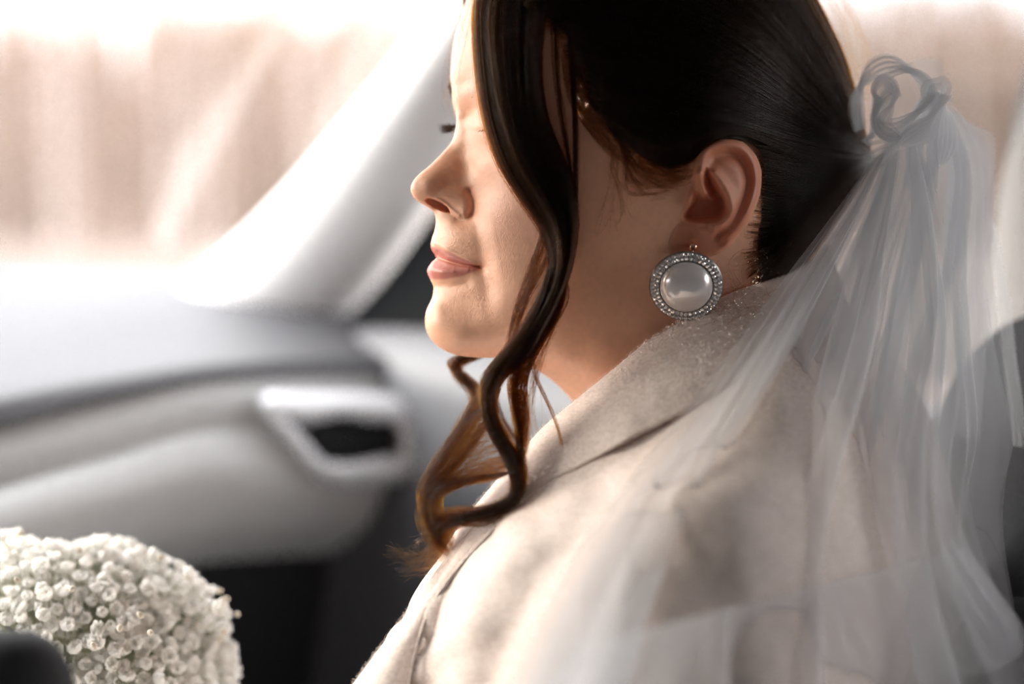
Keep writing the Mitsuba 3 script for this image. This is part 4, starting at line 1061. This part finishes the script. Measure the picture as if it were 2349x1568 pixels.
# gathered knot: crumpled loops at the back of the head
kr = np.random.default_rng(77)
for i, (ring, thick, sd, mt) in enumerate((
        ([(1972, 300), (1962, 235), (1985, 180), (2040, 150), (2095, 165), (2130, 205), (2090, 270), (2040, 300), (2010, 270), (2030, 220), (2060, 200)], 44, 1, 'mat_tulle_dense'),
        ([(1985, 330), (2010, 290), (2015, 240), (2005, 205), (2030, 185), (2052, 215), (2030, 290), (2060, 310), (2110, 290), (2140, 220)], 36, 2, 'mat_tulle'),
        ([(2000, 350), (2050, 330), (2100, 310), (2140, 270), (2150, 210), (2165, 300), (2130, 400), (2080, 430)], 60, 3, 'mat_tulle'))):
    c = curve([(a, b, 0) for a, b in ring], 90)
    tg = np.gradient(c[:, :2], axis=0); tg /= np.linalg.norm(tg, axis=1, keepdims=True) + 1e-9
    nr = np.stack([-tg[:, 1], tg[:, 0]], -1)
    b_ = np.linspace(-1, 1, 90)
    ang_ = 2.2 * np.sin(np.linspace(0, 7, 90) + sd)
    X = c[:, None, :2] + nr[:, None] * (thick * 0.62 * b_[None, :, None] * np.cos(ang_)[:, None, None]) + nr[:, None] * (thick * 0.13 * np.sin(b_ * 14 + sd)[None, :, None] + thick * 0.07 * np.sin(b_[None] * 27 + np.linspace(0, 5, 90)[:, None])[..., None])
    Dp = 0.925 + 0.012 * np.sin(np.linspace(0, 5, 90) + sd)[:, None] + thick * 2.3e-4 * b_[None] * np.sin(ang_)[:, None] * 0.8 + thick * 5e-5 * np.cos(b_ * 14 + sd)[None]
    put(VE + '__gathered_loop' + ('' if i == 0 else f'_{i:03d}'), sheet(PW(X[..., 0], X[..., 1], Dp)), mt, smooth=True)
fl = [[(2010, 170, 0.955), (2070, 148, 0.958), (2130, 132, 0.96), (2162, 138, 0.962)], [(2020, 230, 0.955), (2085, 190, 0.955), (2140, 175, 0.958), (2172, 190, 0.962)], [(2060, 300, 0.955), (2120, 270, 0.955), (2165, 250, 0.957), (2196, 255, 0.96)], [(2100, 380, 0.95), (2160, 360, 0.95), (2220, 330, 0.952), (2285, 308, 0.955)]]
G = loft(fl, 40, 40)
G[..., 2] += 0.005 * np.sin(np.linspace(0, 9, 40))[None, :]
put(VE + '__upper_flap', sheet(PW(G[..., 0], G[..., 1], G[..., 2])), 'mat_tulle', smooth=True)
#@end

#@bouquet
# ------------------------------------------------------------------ bouquet of baby's breath
scene['mat_petal'] = {'type': 'principledthin', 'base_color': rgb(0.95, 0.94, 0.91), 'roughness': 0.7, 'diff_trans': 0.9, 'spec_trans': 0.0}
scene['mat_stem'] = pr((0.36, 0.36, 0.25), 0.7)
scene['mat_bud'] = pr((0.62, 0.55, 0.44), 0.7)
BQ = 'bouquet'
tag(BQ, "bouquet of tiny white baby's breath flowers in the lower left corner", 'bouquet')
br = np.random.default_rng(41)


def flower(r, rad):
    """A tiny double flower: whorls of cupped petals that close to a ruffled ball."""
    vs, fs, at = [], [], 0
    for ring, (cnt, rho, end, open_) in enumerate(((5, 1.0, 1.75, 0.0), (5, 0.92, 2.15, 0.0), (5, 0.74, 2.6, 0.0))):
        for k in range(cnt):
            az = 2 * np.pi * (k + 0.5 * ring) / cnt + r.normal(0, 0.25)
            t = np.linspace(0, 1, 5)[:, None]
            w_ = np.linspace(-1, 1, 4)[None, :]
            th = 0.15 + (end + r.normal(0, 0.15) - 0.15) * t
            R_ = rad * rho * r.uniform(0.85, 1.15) * (1 + 0.16 * t * np.sin(w_ * 5 + k) + r.normal(0, 0.07, (5, 4)))
            half = 0.85 * np.sin(np.pi * np.clip(0.12 + 0.8 * t, 0, 1)) ** 0.7
            a_ = az + half * w_
            vs.append(np.stack([R_ * np.sin(th) * np.cos(a_), R_ * np.sin(th) * np.sin(a_), R_ * (0.95 - np.cos(th)) * 0.92 + 0 * a_], -1).reshape(-1, 3))
            fs.append(tri(grid_faces(5, 4)) + at); at += 20
    return np.vstack(vs), np.vstack(fs)


fl_ply = [mikit.ply(flower(br, 0.0037), 'mat_petal', smooth=True) for _ in range(5)]
bc = P(128, 1640, 1.0)
axes = np.array([0.098, 0.085, 0.095])
cand = []
for k in range(9000):
    d = br.normal(0, 1, 3); d /= np.linalg.norm(d)
    lump = 0.93 + 0.14 * meshkit.noise(d * 3.2 + 4, 2)
    c = bc + d * axes * lump * br.uniform(0.93, 1.03)
    sx, sy = CX + c[0] / c[1] * F, CY - c[2] / c[1] * F
    if d[1] < 0.35 and sx > -60 and sy < 1610:
        cand.append((c, d, sx, sy))
chosen, cells = [], []
for c, d, sx, sy in cand:
    if all(np.linalg.norm(c - o_) > 0.0066 for o_ in cells):
        cells.append(c); chosen.append((c, d, sx, sy))
for sx, sy in ((12, 1240), (38, 1232), (60, 1262), (80, 1254), (134, 1258), (140, 1285), (228, 1252), (240, 1282), (215, 1290), (318, 1278), (345, 1284), (372, 1292), (405, 1304), (424, 1322), (296, 1296), (450, 1345), (478, 1362), (500, 1385), (516, 1412), (505, 1440), (512, 1492), (518, 1545)):
    c = P(sx, sy, 0.985 + br.normal(0, 0.01))
    d = (c - bc) / axes
    chosen.append((c, d / np.linalg.norm(d), sx, sy))
chosen.sort(key=lambda q_: q_[0][1])


def frame_to(d, roll):
    z = d / np.linalg.norm(d)
    x = np.cross(z, [0.3, 0.1, 0.9]); x /= np.linalg.norm(x)
    y = np.cross(z, x)
    return np.stack([x * math.cos(roll) + y * math.sin(roll), -x * math.sin(roll) + y * math.cos(roll), z], -1)


n_f = 0
stems, sf, sat, fill_v, fill_f, fat = [], [], 0, [], [], 0
for c, d, sx, sy in chosen:
    dd = d + br.normal(0, 0.35, 3)
    M = np.eye(4); M[:3, :3] = frame_to(cam2world(dd) - EYE, br.uniform(0, 6.28)) * br.uniform(0.8, 1.25); M[:3, 3] = cam2world(c)
    v, f = swept(np.linspace(cam2world(c), cam2world(bc + d * axes * 0.45 + br.normal(0, 0.006, 3)), 4), 0.0005, 3, False)
    stems.append(v); sf.append(f + sat); sat += len(v)
    if n_f < 300 and -20 < sx < 600 and sy < 1590:
        scene[BQ + '__flower' + ('' if n_f == 0 else f'_{n_f:03d}')] = {**fl_ply[int(br.integers(0, 5))], 'to_world': mi.ScalarTransform4f(M.tolist())}
        n_f += 1
    else:
        v, f = flower(br, 0.0037)
        fill_v.append(v @ M[:3, :3].T + M[:3, 3]); fill_f.append(f + fat); fat += len(v)
for k in range(900):      # deeper flowers that fill the gaps
    d = br.normal(0, 1, 3); d /= np.linalg.norm(d)
    if d[1] > 0.35:
        continue
    c = bc + d * axes * br.uniform(0.76, 0.88)
    v, f = flower(br, 0.0040)
    fill_v.append(v @ frame_to(cam2world(d + br.normal(0, 0.4, 3)) - EYE, 0).T + cam2world(c)); fill_f.append(f + fat); fat += len(v)
put(BQ + '__inner_flowers', (np.vstack(fill_v), np.vstack(fill_f)), 'mat_petal', smooth=True)
tag(BQ + '__inner_flowers', 'flowers deep between the outer ones', kind='stuff')
put(BQ + '__stems', (np.vstack(stems), np.vstack(sf)), 'mat_stem', smooth=True)
tag(BQ + '__stems', 'thin green stems', kind='stuff')
bud = trimesh.creation.icosphere(2, 0.0016); bud.vertices = bud.vertices * [1, 1, 1.35]
bud_ply = mikit.ply(bud, 'mat_bud', smooth=True)
buds = [(545, 1408, 0.975), (48, 1222, 0.98), (183, 1262, 0.97), (369, 1277, 0.97), (432, 1322, 0.975), (505, 1355, 0.975), (520, 1372, 0.97), (512, 1448, 0.97), (505, 1466, 0.97), (322, 1410, 0.925), (275, 1440, 0.92), (40, 1330, 0.93), (215, 1480, 0.915), (165, 1350, 0.92), (345, 1450, 0.92)]
for k, (x, y, d) in enumerate(buds):
    M = np.eye(4); M[:3, :3] = frame_to(br.normal(0, 1, 3), 0); M[:3, 3] = PW(x, y, d)
    scene[BQ + '__bud' + ('' if k == 0 else f'_{k:03d}')] = {**bud_ply, 'to_world': mi.ScalarTransform4f(M.tolist())}
# dark knob in front of the bouquet
kc = P(12, 1602, 0.74)
pr_ = np.array([(0.0001, 0.0285), (0.010, 0.0275), (0.019, 0.0235), (0.0255, 0.015), (0.0285, 0.004), (0.0275, -0.010), (0.023, -0.026), (0.016, -0.042), (0.012, -0.060), (0.012, -0.20), (0.0001, -0.20)])
prc = curve(np.c_[pr_, pr_[:, 0]], 60, 1)[:, :2]
a = np.arange(48) * 2 * np.pi / 48
G = np.stack([kc[0] + prc[None, :, 0] * np.cos(a)[:, None], kc[1] + prc[None, :, 0] * np.sin(a)[:, None], kc[2] + prc[None, :, 1] + 0 * a[:, None]], -1)
G = cam2world(G)
put('gear_knob', (G.reshape(-1, 3), grid_faces(48, 60, True)), 'mat_black', smooth=True)
tag('gear_knob', 'black rounded gear knob in the lower left corner in front of the bouquet', 'gear knob')
#@end

#@seat
# ------------------------------------------------------------------ passenger seat behind the woman
sb = [[(2338, 940, 1.10), (2700, 900, 1.05), (3200, 900, 1.0)], [(2334, 1060, 1.08), (2600, 1040, 0.98), (3200, 1040, 0.9)], [(2330, 1300, 1.06), (2560, 1290, 0.95), (3200, 1300, 0.86)],
      [(2318, 1500, 1.04), (2500, 1500, 0.93), (3200, 1500, 0.84)], [(2240, 1600, 1.0), (2450, 1640, 0.91), (3200, 1700, 0.82)], [(2000, 1900, 0.97), (2300, 2000, 0.90), (3200, 2200, 0.8)]]
G = loft(sb, 40, 30)
put('car_seat', slab(PW(G[..., 0], G[..., 1], G[..., 2]), 0.06, -1), 'mat_black', smooth=30)
tag('car_seat', 'black car seat back behind the veil at the right edge', 'car seat')
#@end
